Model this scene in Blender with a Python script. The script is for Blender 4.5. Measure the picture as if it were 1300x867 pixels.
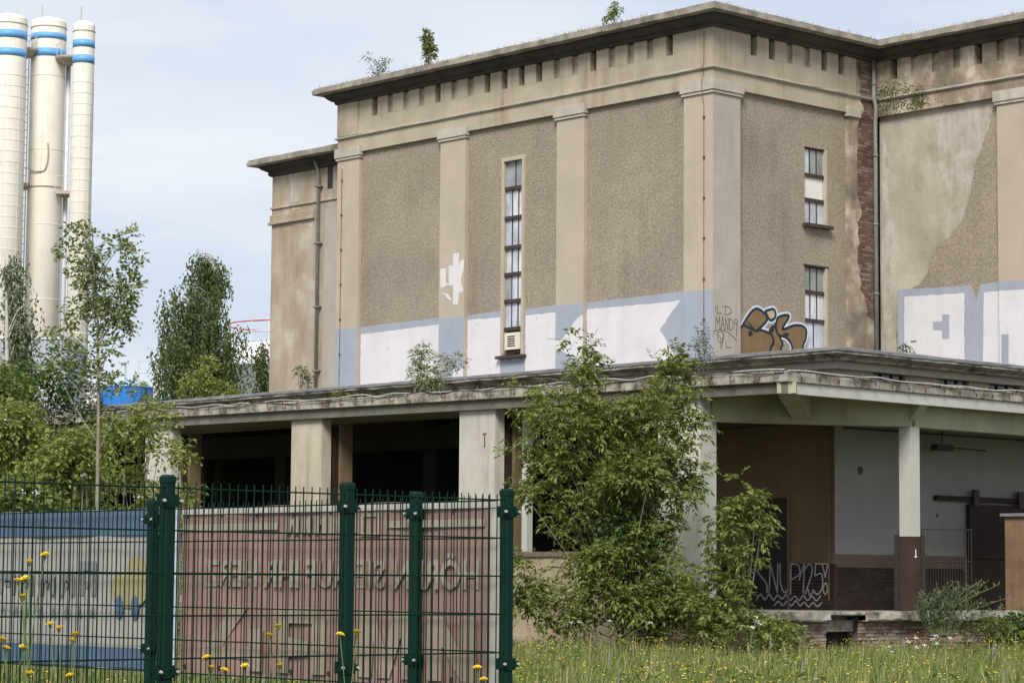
import bpy, math, random
import numpy as np
from mathutils import Vector

for o in list(bpy.data.objects): bpy.data.objects.remove(o)
scene = bpy.context.scene
COL = scene.collection

# ------------------------------------------------------------------ camera
A = math.radians(42.71); PITCH = math.radians(5.4015); ROLL = math.radians(0.4384)
EYE = Vector((43.545, -47.182, 1.6))
vd = Vector((-math.cos(A), math.sin(A), 0)); rt = Vector((math.sin(A), math.cos(A), 0)); up = Vector((0, 0, 1))
fw = math.cos(PITCH)*vd + math.sin(PITCH)*up
cu = math.cos(PITCH)*up - math.sin(PITCH)*vd
cr = math.cos(ROLL)*rt + math.sin(ROLL)*cu
cu2 = math.cos(ROLL)*cu - math.sin(ROLL)*rt
cam = bpy.data.cameras.new('camera'); cam.sensor_width = 36; cam.lens = 3198.39/1300*36
cam.clip_start = 0.5; cam.clip_end = 3000
co = bpy.data.objects.new('camera', cam); COL.objects.link(co)
from mathutils import Matrix
M = Matrix((cr, cu2, -fw)).transposed().to_4x4(); M.translation = EYE
co.matrix_world = M
scene.camera = co

# ------------------------------------------------------------------ world and sun
SUN = Vector((0.50, -0.66, 0.80)).normalized()
w = bpy.data.worlds.new('World'); scene.world = w; w.use_nodes = True
nt = w.node_tree; nt.nodes.clear()
def wn(t, **k):
    n = nt.nodes.new(t)
    for a, b in k.items(): setattr(n, a, b)
    return n
out = wn('ShaderNodeOutputWorld'); bg = wn('ShaderNodeBackground'); bg.inputs[1].default_value = 0.1
sky = wn('ShaderNodeTexSky', sky_type='NISHITA', sun_disc=False)
sky.sun_elevation = math.asin(SUN.z); sky.sun_rotation = math.atan2(SUN.x, SUN.y); sky.air_density = 1.0; sky.dust_density = 1.5
tc = wn('ShaderNodeTexCoord'); mp = wn('ShaderNodeMapping'); mp.inputs['Scale'].default_value = (2.2, 2.2, 9.0); mp.inputs['Location'].default_value = (.4, .2, 2.1)
n1 = wn('ShaderNodeTexNoise'); n1.inputs['Scale'].default_value = 1.6; n1.inputs['Detail'].default_value = 5; n1.inputs['Roughness'].default_value = .5
cr1 = wn('ShaderNodeValToRGB')
cr1.color_ramp.elements[0].position = .40; cr1.color_ramp.elements[0].color = (3.85, 4.25, 4.95, 1)
cr1.color_ramp.elements[1].position = .63; cr1.color_ramp.elements[1].color = (5.2, 5.3, 5.55, 1)
mx = wn('ShaderNodeMix', data_type='RGBA'); mx.inputs['Factor'].default_value = .9
L = nt.links.new
L(tc.outputs['Generated'], mp.inputs['Vector']); L(mp.outputs['Vector'], n1.inputs['Vector']); L(n1.outputs['Fac'], cr1.inputs['Fac'])
L(sky.outputs['Color'], mx.inputs['A']); L(cr1.outputs['Color'], mx.inputs['B']); L(mx.outputs['Result'], bg.inputs['Color']); L(bg.outputs[0], out.inputs['Surface'])
sd = bpy.data.lights.new('sun', 'SUN'); sd.energy = 2.5; sd.angle = math.radians(22); sd.color = (1, .95, .87)
so = bpy.data.objects.new('sun', sd); COL.objects.link(so); so.rotation_euler = SUN.to_track_quat('Z', 'Y').to_euler(); so.location = (0, -60, 60)
vs = scene.view_settings; vs.view_transform = 'Standard'; vs.look = 'None'; vs.gamma = 1; vs.use_curve_mapping = False; vs.exposure = 0.8
scene.render.resolution_x = 1024; scene.render.resolution_y = 682
scene.render.engine = 'CYCLES'

# ------------------------------------------------------------------ materials
def noded(name):
    m = bpy.data.materials.new(name); m.use_nodes = True
    t = m.node_tree; b = t.nodes['Principled BSDF']
    return m, t, b
def node(t, ty, ins=None, **k):
    n = t.nodes.new(ty)
    for a, b in k.items(): setattr(n, a, b)
    for a, b in (ins or {}).items(): n.inputs[a].default_value = b
    return n
def c4(c): return (c[0], c[1], c[2], 1)
def noise(t, scale, detail=4, rough=.55, stretch=None, src='Object'):
    tc = node(t, 'ShaderNodeTexCoord'); o = tc.outputs[src]
    if stretch:
        mp = node(t, 'ShaderNodeMapping'); mp.inputs['Scale'].default_value = stretch
        t.links.new(o, mp.inputs['Vector']); o = mp.outputs['Vector']
    n = node(t, 'ShaderNodeTexNoise', {'Scale': scale, 'Detail': detail, 'Roughness': rough})
    t.links.new(o, n.inputs['Vector']); return n.outputs['Fac']
def ramp(t, fac, stops):
    r = node(t, 'ShaderNodeValToRGB'); e = r.color_ramp.elements
    e[0].position, e[0].color = stops[0][0], c4(stops[0][1])
    e[1].position, e[1].color = stops[1][0], c4(stops[1][1])
    for p, c in stops[2:]:
        q = e.new(p); q.color = c4(c)
    t.links.new(fac, r.inputs['Fac']); return r.outputs['Color']
def mixc(t, fac, a, b, mode='MIX'):
    m = node(t, 'ShaderNodeMix', data_type='RGBA', blend_type=mode)
    for k, v in (('Factor', fac), ('A', a), ('B', b)):
        if isinstance(v, (int, float)): m.inputs[k].default_value = v
        elif isinstance(v, tuple): m.inputs[k].default_value = c4(v)
        else: t.links.new(v, m.inputs[k])
    return m.outputs['Result']
def bump(t, b, fac, strength=.3, dist=.02):
    n = node(t, 'ShaderNodeBump', {'Strength': strength, 'Distance': dist})
    t.links.new(fac, n.inputs['Height']); t.links.new(n.outputs['Normal'], b.inputs['Normal'])
def sc(c, k): return tuple(max(0, min(1, x*k)) for x in c)
def weathered(name, col, var=.18, scale=1.2, streak=.25, stain=None, bs=30, bstr=.25, rough=.9, grain=0, gscale=60):
    m, t, b = noded(name); b.inputs['Roughness'].default_value = rough; b.inputs['Specular IOR Level'].default_value = .25
    c = ramp(t, noise(t, scale, 6, .6), [(.3, sc(col, 1-var)), (.7, sc(col, 1+var))])
    if streak:
        f = noise(t, 1.0, 6, .7, (2.6, 2.6, .22)); r = ramp(t, f, [(.46, (1, 1, 1)), (.72, stain or (.55, .5, .44))])
        pm = ramp(t, noise(t, .45, 3, .5), [(.42, (0, 0, 0)), (.62, (1, 1, 1))])
        pf = node(t, 'ShaderNodeMath', {1: min(1, streak*1.6)}, operation='MULTIPLY'); t.links.new(pm, pf.inputs[0])
        c = mixc(t, pf.outputs[0], c, mixc(t, 1.0, c, r, 'MULTIPLY'))
    if grain:
        g = noise(t, gscale, 2, .7); c = mixc(t, 1.0, c, ramp(t, g, [(.32, (1-grain,)*3), (.68, (1+grain if grain < .0 else 1,)*3)]), 'MULTIPLY')
    t.links.new(c, b.inputs['Base Color']); bump(t, b, noise(t, bs, 4, .6), bstr, .02)
    return m
def plain(name, col, rough=.6, metal=0, var=.08, scale=8, spec=.4):
    m, t, b = noded(name); b.inputs['Roughness'].default_value = rough; b.inputs['Metallic'].default_value = metal; b.inputs['Specular IOR Level'].default_value = spec
    t.links.new(ramp(t, noise(t, scale, 4), [(.3, sc(col, 1-var)), (.7, sc(col, 1+var))]), b.inputs['Base Color'])
    return m
MAT = {}
MAT['render'] = weathered('pebble_dash_render', (.375, .315, .247), .13, .4, .3, bs=45, bstr=.9, grain=.42, gscale=18)
MAT['pilaster'] = weathered('smooth_tan_plaster', (.415, .357, .283), .09, .8, .22, (.62, .56, .5), bs=20, bstr=.15)
MAT['frieze'] = weathered('frieze_plaster', (.395, .34, .262), .14, 1.1, .6, (.5, .43, .36), bs=20, bstr=.2)
MAT['greyshadeplaster'] = weathered('grey_and_shade_side_plaster', (.375, .345, .30), .12, .9, .35, bs=20, bstr=.2)
MAT['cap'] = weathered('capital_concrete', (.42, .385, .325), .16, 2, .4, bs=30, bstr=.3)
MAT['undercoat'] = None
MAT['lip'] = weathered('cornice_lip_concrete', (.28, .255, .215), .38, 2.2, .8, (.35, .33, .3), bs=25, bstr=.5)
MAT['bed'] = weathered('cornice_bed_shade', (.062, .057, .048), .3, 1.5, .5, bs=20, bstr=.3)  # shadow under the cornice lip put into the dark bed colour
MAT['concrete'] = weathered('pier_concrete', (.50, .48, .42), .14, 1.0, .5, (.5, .47, .42), bs=14, bstr=.25)
MAT['tanpier'] = weathered('tan_pier_plaster', (.45, .40, .315), .16, 1.0, .6, (.55, .5, .43), bs=14, bstr=.25)
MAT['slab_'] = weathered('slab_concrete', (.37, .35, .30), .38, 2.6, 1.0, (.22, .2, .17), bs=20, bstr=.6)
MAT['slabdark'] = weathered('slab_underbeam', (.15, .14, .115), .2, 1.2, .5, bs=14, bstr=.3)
MAT['olive'] = weathered('olive_soffit_paint', (.34, .345, .235), .15, 1.2, .4, bs=12, bstr=.2)
MAT['white'] = weathered('white_limewash', (.44, .44, .405), .06, .8, .3, (.62, .6, .56), bs=10, bstr=.15)
MAT['shadedwhite'] = weathered('shaded_white_limewash', (.255, .255, .24), .08, .8, .3, (.62, .6, .56), bs=10, bstr=.15)  # white side wall greyed so its colour carries the porch shade
MAT['tan'] = weathered('shaded_tan_hall_paint', (.15, .11, .062), .15, .7, .4, bs=12, bstr=.2)  # tan darkened so the colour carries the shade under the canopy
MAT['tanwall'] = weathered('upper_tan_wall', (.33, .27, .195), .12, 1.0, .3, bs=14, bstr=.2)
MAT['brown'] = weathered('oxblood_paint', (.052, .029, .025), .2, 2, .3, bs=12, bstr=.15, rough=.6)
MAT['dado'] = weathered('brown_dado_paint', (.12, .085, .068), .15, 2, .2, bs=12, bstr=.15)
MAT['shadedark'] = weathered('dark_shade_hall_wall', (.035, .03, .026), .3, .8, .3, bs=8, bstr=.3)  # unlit hall depth painted as near-black; also on the dark door
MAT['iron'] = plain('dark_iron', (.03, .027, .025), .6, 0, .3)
MAT['pipe'] = weathered('zinc_pipe', (.20, .20, .19), .2, 3, .6, (.4, .36, .3), bs=10, bstr=.1, rough=.55)
MAT['rust'] = weathered('rusty_iron', (.17, .075, .04), .4, 5, .3, bs=30, bstr=.3)
MAT['sliding'] = weathered('dark_brown_door', (.028, .016, .013), .25, 2, .3, bs=12, bstr=.15, rough=.7)
MAT['roofdirt'] = weathered('dirty_roof_felt', (.085, .08, .068), .35, 1.5, .2, bs=12, bstr=.5)
MAT['flashing'] = weathered('bitumen_flashing', (.19, .195, .2), .2, 3, .4, bs=20, bstr=.2)
MAT['transom'] = plain('brown_window_frame', (.055, .035, .028), .6, 0, .3)
MAT['winframe'] = weathered('window_surround', (.42, .37, .29), .1, 2, .3, bs=20, bstr=.1)
MAT['pgrey'] = weathered('grey_wall_paint', (.315, .345, .405), .10, 1.2, .25, (.75, .75, .76), bs=40, bstr=.5)
MAT['pwhite'] = weathered('white_wall_paint', (.61, .592, .615), .05, 1.3, .4, (.78, .77, .79), bs=45, bstr=.5)
def worn_paint(name, col, under, thr):
    m = weathered(name, col, .05, 1.3, .35, (.8, .79, .8), bs=45, bstr=.6); t = m.node_tree; b = t.nodes['Principled BSDF']
    src = b.inputs['Base Color'].links[0].from_socket
    k = ramp(t, noise(t, 3.5, 10, .75), [(thr, (0, 0, 0)), (thr+.06, (1, 1, 1))])
    k2 = ramp(t, noise(t, 22, 3, .7), [(.60, (0, 0, 0)), (.72, (.5, .5, .5))])
    mm = node(t, 'ShaderNodeMath', operation='MAXIMUM'); t.links.new(k, mm.inputs[0]); t.links.new(k2, mm.inputs[1])
    t.links.new(mixc(t, mm.outputs[0], src, under), b.inputs['Base Color']); return m
MAT['pwhite'] = worn_paint('worn_white_wall_paint', (.63, .612, .635), (.44, .41, .37), .63)
MAT['pgrey'] = worn_paint('worn_grey_wall_paint', (.32, .35, .41), (.35, .31, .26), .66)
MAT['pghost'] = weathered('faded_grey_paint', (.60, .585, .61), .06, 2, .2, bs=45, bstr=.4)
MAT['pgold'] = weathered('gold_spray_paint', (.185, .125, .065), .15, 4, .1, bs=40, bstr=.4, rough=.6)
MAT['pblack'] = plain('black_spray_paint', (.018, .02, .026), .7, 0, .2)
MAT['pblue'] = plain('pale_blue_spray_paint', (.50, .58, .68), .8, 0, .1)
MAT['pcream'] = plain('cream_spray_paint', (.42, .36, .26), .8, 0, .1)
MAT['chalk'] = plain('pale_grey_marker', (.32, .31, .33), .8, 0, .2)
MAT['cable'] = plain('grey_cable', (.42, .42, .41), .6, 0, .2)
MAT['hook'] = plain('brown_hook', (.11, .055, .045), .6, 0, .3)
MAT['moss'] = plain('moss', (.06, .068, .02), 1, 0, .4, 12)
MAT['ac'] = plain('cream_enamel', (.62, .58, .50), .5, 0, .1)
def undercoat():
    m, t, b = noded('exposed_undercoat'); b.inputs['Roughness'].default_value = .95; b.inputs['Specular IOR Level'].default_value = .2
    c = ramp(t, noise(t, .55, 7, .62), [(.34, (.25, .21, .16)), (.66, (.52, .475, .405)), (.5, (.38, .335, .275))])
    c = mixc(t, .5, c, ramp(t, noise(t, 1.0, 5, .6, (1.3, 1.3, .4)), [(.36, (.30, .26, .21)), (.66, (.47, .425, .36))]))
    t.links.new(c, b.inputs['Base Color']); bump(t, b, noise(t, 7, 6, .65), .5, .03)
    return m
MAT['undercoat'] = undercoat()
def stained(name, base, light, dark, s=.9):
    m, t, b = noded(name); b.inputs['Roughness'].default_value = .95; b.inputs['Specular IOR Level'].default_value = .2
    c = ramp(t, noise(t, s, 7, .62), [(.36, dark), (.70, light), (.52, base)])
    st = ramp(t, noise(t, 1.0, 6, .7, (2.2, 2.2, .3)), [(.42, (1, 1, 1)), (.75, (.55, .5, .44))])
    c = mixc(t, .7, c, mixc(t, 1, c, st, 'MULTIPLY'))
    t.links.new(c, b.inputs['Base Color']); bump(t, b, noise(t, 14, 5, .6), .35, .02)
    return m
MAT['slab'] = stained('mottled_slab_concrete', (.33, .31, .265), (.47, .45, .40), (.11, .10, .08), 2.6)
MAT['paleundercoat'] = stained('pale_lime_undercoat', (.47, .43, .37), (.56, .52, .46), (.38, .335, .275), 1.4)
MAT['stainfrieze'] = stained('stained_frieze_plaster', (.30, .25, .19), (.62, .56, .47), (.19, .155, .12), 1.1)
MAT['wingplaster'] = stained('left_wing_plaster', (.38, .32, .25), (.50, .45, .38), (.33, .27, .20), .6)
def brickmat(name, cols, s=6):
    m, t, b = noded(name); b.inputs['Roughness'].default_value = .95; b.inputs['Specular IOR Level'].default_value = .2
    g = node(t, 'ShaderNodeNewGeometry')
    c = ramp(t, g.outputs['Random Per Island'], [(0, cols[0]), (1, cols[-1])] + [(i/(len(cols)-1), cols[i]) for i in range(1, len(cols)-1)])
    c = mixc(t, .8, c, ramp(t, noise(t, s, 5, .6), [(.3, (.45, .4, .38)), (.65, (1, 1, 1))]), 'MULTIPLY')
    t.links.new(c, b.inputs['Base Color']); bump(t, b, noise(t, 50, 4), .3, .01)
    return m
MAT['brick'] = brickmat('weathered_red_brick', [(.15, .085, .062), (.20, .125, .095), (.12, .075, .058), (.27, .225, .185), (.18, .11, .085)], 2)
MAT['rubblebrick'] = brickmat('flaking_pink_brick', [(.30, .16, .12), (.38, .29, .24), (.24, .13, .10), (.42, .37, .32), (.33, .20, .155)], 3)
MAT['darkbrick'] = brickmat('dark_brown_brick', [(.038, .028, .025), (.05, .035, .03), (.034, .026, .024), (.046, .03, .026)], 3)
MAT['mortar'] = weathered('old_mortar', (.23, .19, .16), .2, 3, .2)
MAT['darkmortar'] = weathered('dark_mortar', (.12, .10, .09), .2, 3, .2)
def glassmat(name, col, rough=.12):
    m, t, b = noded(name); b.inputs['Roughness'].default_value = rough; b.inputs['Specular IOR Level'].default_value = .6
    c = ramp(t, noise(t, 2.2, 4, .6, (1, 1, .5)), [(.35, sc(col, .7)), (.65, sc(col, 1.25))])
    t.links.new(c, b.inputs['Base Color']); bump(t, b, noise(t, 3, 2), .06, .02); return m
MAT['glassA'] = glassmat('dirty_grey_glass', (.28, .32, .34)); MAT['glassB'] = glassmat('milky_pale_glass', (.56, .58, .60), .25)
MAT['glassC'] = glassmat('pale_blue_glass', (.46, .50, .57), .2); MAT['glassD'] = glassmat('green_grey_glass', (.22, .265, .25), .15)
MAT['board'] = plain('white_board', (.68, .67, .66), .7, 0, .05)
MAT['darkglass'] = glassmat('black_window_glass', (.02, .022, .025), .15)
MAT['green'] = plain('green_powder_coat', (.0025, .022, .014), .6, 0, .08, 4, .12)
MAT['bolt'] = plain('zinc_bolt', (.62, .62, .62), .3, .6, .1)
def leafmat(name, dark, light, trans=.3, yellow=None):
    m = bpy.data.materials.new(name); m.use_nodes = True; t = m.node_tree; t.nodes.clear()
    o = node(t, 'ShaderNodeOutputMaterial'); g = node(t, 'ShaderNodeNewGeometry')
    st = [(0, dark), (1, light)]
    if yellow: st += [(.9, yellow)]
    c = ramp(t, g.outputs['Random Per Island'], st)
    d = node(t, 'ShaderNodeBsdfPrincipled', {'Roughness': .55, 'Specular IOR Level': .35}); tr = node(t, 'ShaderNodeBsdfTranslucent')
    mx = node(t, 'ShaderNodeMixShader', {'Fac': trans})
    t.links.new(c, d.inputs['Base Color']); t.links.new(mixc(t, 1, c, (1, 1.0, .55), 'MULTIPLY'), tr.inputs['Color'])
    t.links.new(d.outputs[0], mx.inputs[1]); t.links.new(tr.outputs[0], mx.inputs[2]); t.links.new(mx.outputs[0], o.inputs['Surface'])
    return m
MAT['leaf_elder'] = leafmat('box_elder_leaf', (.075, .105, .02), (.27, .31, .085), .4)
MAT['leaf_dark'] = leafmat('dark_ivy_leaf', (.035, .075, .018), (.10, .165, .04), .25)
MAT['leaf_poplar'] = leafmat('poplar_leaf', (.075, .115, .025), (.25, .30, .09), .38, (.36, .40, .22))
MAT['leaf_birch'] = leafmat('birch_leaf', (.04, .065, .02), (.145, .185, .06), .33)
MAT['leaf_shrub'] = leafmat('shrub_leaf', (.075, .11, .024), (.24, .285, .08), .38)
MAT['leaf_light'] = leafmat('light_shrub_leaf', (.12, .16, .035), (.31, .34, .10), .38)
MAT['leaf_sage'] = leafmat('mugwort_leaf', (.07, .10, .05), (.15, .185, .09), .25)
MAT['bark'] = weathered('grey_bark', (.23, .20, .155), .25, 6, .3, bs=30, bstr=.5)
MAT['birchbark'] = weathered('birch_bark', (.40, .38, .34), .3, 5, .3, bs=20, bstr=.3)
MAT['grass'] = leafmat('meadow_grass', (.09, .13, .03), (.27, .31, .09), .35)
MAT['straw'] = leafmat('dry_grass', (.24, .21, .095), (.46, .40, .22), .3)
MAT['yellow'] = plain('yellow_petal', (.80, .60, .03), .6, 0, .12, 60)
MAT['whitepetal'] = plain('white_petal', (.74, .74, .70), .7, 0, .06, 60)
MAT['lilac'] = plain('lilac_spike', (.24, .22, .30), .8, 0, .2, 60)
MAT['stem'] = plain('green_stem', (.10, .15, .05), .8, 0, .2, 30)
MAT['soil'] = weathered('meadow_soil', (.11, .105, .055), .35, .4, 0, bs=3, bstr=.4)

# ------------------------------------------------------------------ mesh helpers
def meshobj(name, V, F, mat, parent=None, smooth=False):
    me = bpy.data.meshes.new(name)
    me.from_pydata(V if isinstance(V, list) else V.tolist(), [], F if isinstance(F, list) else F.tolist())
    if isinstance(mat, str): mat = MAT[mat]
    me.materials.append(mat)
    if smooth: me.polygons.foreach_set('use_smooth', [True]*len(me.polygons))
    o = bpy.data.objects.new(name, me); COL.objects.link(o)
    if parent is not None: o.parent = parent
    return o
def tag(o, label=None, cat=None, group=None, kind=None):
    if label: o['label'] = label
    if cat: o['category'] = cat
    if group: o['group'] = group
    if kind: o['kind'] = kind
    return o
def thing(name, label, cat, loc=(0, 0, 0), rz=0, group=None):
    o = bpy.data.objects.new(name, None); COL.objects.link(o); o.location = loc; o.rotation_euler = (0, 0, rz)
    o.empty_display_size = .3
    return tag(o, label, cat, group)
class MB:
    def __init__(s): s.V = []; s.F = []
    def add(s, V, F):
        n = len(s.V); s.V += [tuple(v) for v in V]; s.F += [tuple(i+n for i in f) for f in F]; return s
    def box(s, x0, x1, y0, y1, z0, z1):
        if x0 > x1: x0, x1 = x1, x0
        if y0 > y1: y0, y1 = y1, y0
        if z0 > z1: z0, z1 = z1, z0
        V = [(x, y, z) for z in (z0, z1) for x, y in ((x0, y0), (x1, y0), (x1, y1), (x0, y1))]
        return s.add(V, [(3, 2, 1, 0), (4, 5, 6, 7), (0, 1, 5, 4), (1, 2, 6, 5), (2, 3, 7, 6), (3, 0, 4, 7)])
    def tube(s, P, R, n=6, cap=True):
        P = [Vector(p) for p in P]
        if not isinstance(R, (list, tuple)): R = [R]*len(P)
        rings = []; ref = None
        for i, p in enumerate(P):
            d = (P[min(i+1, len(P)-1)]-P[max(i-1, 0)])
            d = d.normalized() if d.length > 1e-9 else Vector((0, 0, 1))
            if ref is None: ref = Vector((1, 0, 0)) if abs(d.x) < .8 else Vector((0, 1, 0))
            a = (ref-d*ref.dot(d)).normalized(); b = d.cross(a); ref = a
            rings.append([p+(a*math.cos(2*math.pi*k/n)+b*math.sin(2*math.pi*k/n))*R[i] for k in range(n)])
        V = [v for r in rings for v in r]; F = []
        for i in range(len(P)-1):
            for k in range(n):
                a = i*n+k; b = i*n+(k+1) % n; F.append((a, b, b+n, a+n))
        if cap: F.append(tuple(range(n-1, -1, -1))); F.append(tuple(range((len(P)-1)*n, len(P)*n)))
        return s.add(V, F)
    def lathe(s, prof, n=32, c=(0, 0)):
        V = [(c[0]+r*math.cos(2*math.pi*k/n), c[1]+r*math.sin(2*math.pi*k/n), z) for r, z in prof for k in range(n)]
        F = [(i*n+k, i*n+(k+1) % n, (i+1)*n+(k+1) % n, (i+1)*n+k) for i in range(len(prof)-1) for k in range(n)]
        F.append(tuple(range(n-1, -1, -1))); F.append(tuple(range((len(prof)-1)*n, len(prof)*n)))
        return s.add(V, F)
    def build(s, name, mat, parent=None, smooth=False): return meshobj(name, s.V, s.F, mat, parent, smooth)
def box(name, mat, parent, *b): return MB().box(*b).build(name, mat, parent)
# frames: (u along the wall, d depth into the wall, z)
def FRONT(u, d, z): return (u, d, z)
def SIDE(u, d, z): return (-d, u, z)
def WING(u, d, z): return (u, 6.59+d, z)
def LWING(u, d, z): return (u, 1.5+d, z)
def fbox(name, mat, parent, fr, u0, u1, d0, d1, z0, z1):
    a = fr(u0, d0, z0); b = fr(u1, d1, z1)
    return MB().box(a[0], b[0], a[1], b[1], z0, z1).build(name, mat, parent)
def fpoly(name, mat, parent, fr, pts, d, th=.004, holes=None):
    """a flat polygon lying on a wall at depth d, thickness th"""
    n = len(pts)
    V = [fr(u, d-th, z) for u, z in pts]+[fr(u, d, z) for u, z in pts]
    F = [tuple(range(n))]+[(i, i+n, (i+1) % n+n, (i+1) % n) for i in range(n)]
    o = meshobj(name, V, F, mat, parent)
    import bmesh
    bm = bmesh.new(); bm.from_mesh(o.data); bmesh.ops.triangulate(bm, faces=[f for f in bm.faces if len(f.verts) > 4], ngon_method='EAR_CLIP'); bm.to_mesh(o.data); bm.free()
    return o
def rough_edge(pts, rng, amp=.015, step=.12):
    """subdivide an outline and jitter it so painted or broken edges are not ruler straight"""
    out = []
    for i in range(len(pts)):
        a = pts[i]; b = pts[(i+1) % len(pts)]; l = math.hypot(b[0]-a[0], b[1]-a[1]); n = max(1, int(l/step))
        for k in range(n):
            f = k/n; j = amp if k else amp*.3
            out.append((a[0]+(b[0]-a[0])*f+rng.uniform(-j, j), a[1]+(b[1]-a[1])*f+rng.uniform(-j, j)))
    return out
def sweep(path, prof, rng=None, jit=0, step=.5, tilt=None, closed=True):
    """sweep a profile (offset to the right of travel, z) along a mitred path"""
    pts = []
    for i in range(len(path)):
        p = Vector(path[i]+(0,))
        dirs = []
        if i > 0: dirs.append((Vector(path[i]+(0,))-Vector(path[i-1]+(0,))).normalized())
        if i < len(path)-1: dirs.append((Vector(path[i+1]+(0,))-Vector(path[i]+(0,))).normalized())
        ns = [Vector((d.y, -d.x, 0)) for d in dirs]
        n = ns[0] if len(ns) == 1 else (ns[0]+ns[1])/(1+ns[0].dot(ns[1]))
        pts.append((p, n))
        if i < len(path)-1:
            q = Vector(path[i+1]+(0,)); l = (q-p).length; k = max(1, int(l/step)) if jit else 1
            nn = Vector(((q-p).normalized().y, -(q-p).normalized().x, 0))
            for j in range(1, k):
                pts.append((p+(q-p)*j/k, nn))
    V = []; F = []; m = len(prof)
    for p, n in pts:
        for (o, z) in prof:
            jo = rng.uniform(-jit, jit) if jit and o > .05 else 0; jz = rng.uniform(-jit, jit) if jit and o > .05 else 0
            v = p+n*(o+jo); zz = z+jz
            if tilt: zz += tilt(v.x)
            V.append((v.x, v.y, zz))
    for i in range(len(pts)-1):
        for k in range(m if closed else m-1):
            k2 = (k+1) % m; F.append((i*m+k, (i+1)*m+k, (i+1)*m+k2, i*m+k2))
    if closed: F.append(tuple(range(m-1, -1, -1))); F.append(tuple(range((len(pts)-1)*m, len(pts)*m)))
    return V, F
def ribbon(strokes, wdt, fr, d, th=.004):
    """flat pen strokes on a wall: polylines of (u, z)"""
    mb = MB()
    for s in strokes:
        for (a, b) in zip(s[:-1], s[1:]):
            dx, dz = b[0]-a[0], b[1]-a[1]; l = math.hypot(dx, dz) or 1e-6; nx, nz = -dz/l*wdt/2, dx/l*wdt/2; ex, ez = dx/l*wdt*.35, dz/l*wdt*.35
            q = [(a[0]-ex+nx, a[1]-ez+nz), (a[0]-ex-nx, a[1]-ez-nz), (b[0]+ex-nx, b[1]+ez-nz), (b[0]+ex+nx, b[1]+ez+nz)]
            th2 = th+random.uniform(0, .0012)
            V = [fr(u, d-th2, z) for u, z in q]+[fr(u, d, z) for u, z in q]
            mb.add(V, [(0, 1, 2, 3), (0, 4, 5, 1), (1, 5, 6, 2), (2, 6, 7, 3), (3, 7, 4, 0)])
    return mb
def curve(pts, n=6):
    """Catmull-Rom through points"""
    out = []; P = [pts[0]]+list(pts)+[pts[-1]]
    for i in range(1, len(P)-2):
        for k in range(n):
            t = k/n; r = []
            for a in range(len(P[0])):
                p0, p1, p2, p3 = P[i-1][a], P[i][a], P[i+1][a], P[i+2][a]
                r.append(.5*((2*p1)+(-p0+p2)*t+(2*p0-5*p1+4*p2-p3)*t*t+(-p0+3*p1-3*p2+p3)*t**3))
            out.append(tuple(r))
    out.append(tuple(pts[-1])); return out
def bricks(fr, u0, u1, z0, z1, d, rng, inside=None, bl=.25, bh=.075, proud=.012, wear=.004):
    mb = MB(); z = z0; row = 0
    while z < z1-.02:
        u = u0-(bl/2 if row % 2 else 0)
        while u < u1:
            a, b = max(u, u0), min(u+bl-.012, u1)
            if b-a > .04 and (inside is None or inside((a+b)/2, z+bh/2)):
                p = proud+rng.uniform(-wear, wear)
                q = [(a, z), (b, z), (b, z+bh-.012), (a, z+bh-.012)]
                V = [fr(x, d-p, y) for x, y in q]+[fr(x, d+.03, y) for x, y in q]
                mb.add(V, [(0, 1, 2, 3), (0, 4, 5, 1), (1, 5, 6, 2), (2, 6, 7, 3), (3, 7, 4, 0)])
            u += bl
        z += bh; row += 1
    return mb
R = random.Random(7)
random.seed(11)

# ================================================================== THE SETTING
meshobj('ground', [(-1500, -400, 0), (400, -400, 0), (400, 1500, 0), (-1500, 1500, 0)], [(0, 1, 2, 3)], 'soil')['kind'] = 'structure'

# ================================================================== MAIN BUILDING
W = thing('warehouse_building', 'tall tan rendered industrial building with pilasters and heavy cornice above the loading hall', 'building')
ZB = 6.45                                    # walls start below the hall roof
core = MB().box(-15.1, -.45, .4, 13, ZB, 16.25).box(-.45, 5.7, 7.05, 13, ZB, 16.25).build('core', 'shadedark', W)
roof = MB().box(-15.3, -.1, .1, 13, 16.26, 16.36).box(-.1, 5.9, 6.7, 13, 16.262, 16.362).build('roof', 'flashing', W)
# --- front pilasters
def pilaster(fr, u0, u1, d1=.4, cap=True, mat='pilaster', zt=14.32):
    p = fbox('pilaster', mat, W, fr, u0, u1, 0, d1, ZB, zt)
    if cap:
        c = fbox('capital', 'cap', p, fr, u0-.08, u1+.08, -.075, .13, 14.22, 14.50)
        fbox('necking', 'cap', p, fr, u0-.045, u1+.045, -.045, .128, 14.14, 14.22)
    return p
pilaster(FRONT, -15.4, -14.36); pilaster(FRONT, -10.67, -9.58); pilaster(FRONT, -5.82, -4.745)
# corner pilaster wraps both faces
cp = MB().box(-1.04, -.004, 0, .4, ZB, 14.32).build('pilaster', 'pilaster', W)
cp2 = MB().box(-.4, 0, .003, 1.04, ZB, 14.32).build('pilaster', 'greyshadeplaster', W)  # side face of the same pilaster, greyed for the weaker light on it
MB().box(-1.12, .075, -.075, .13, 14.22, 14.5).box(-.13, .074, .13, 1.12, 14.221, 14.501).build('capital', 'cap', cp)
MB().box(-1.085, .045, -.045, .12, 14.14, 14.22).box(-.12, .044, .12, 1.085, 14.141, 14.22).build('necking', 'cap', cp)
p2 = fbox('pilaster', 'stainfrieze', W, SIDE, 5.41, 5.74, 0, .3, ZB, 14.32)
fbox('capital', 'cap', p2, SIDE, 5.33, 5.86, -.075, .1, 14.22, 14.5)
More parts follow.
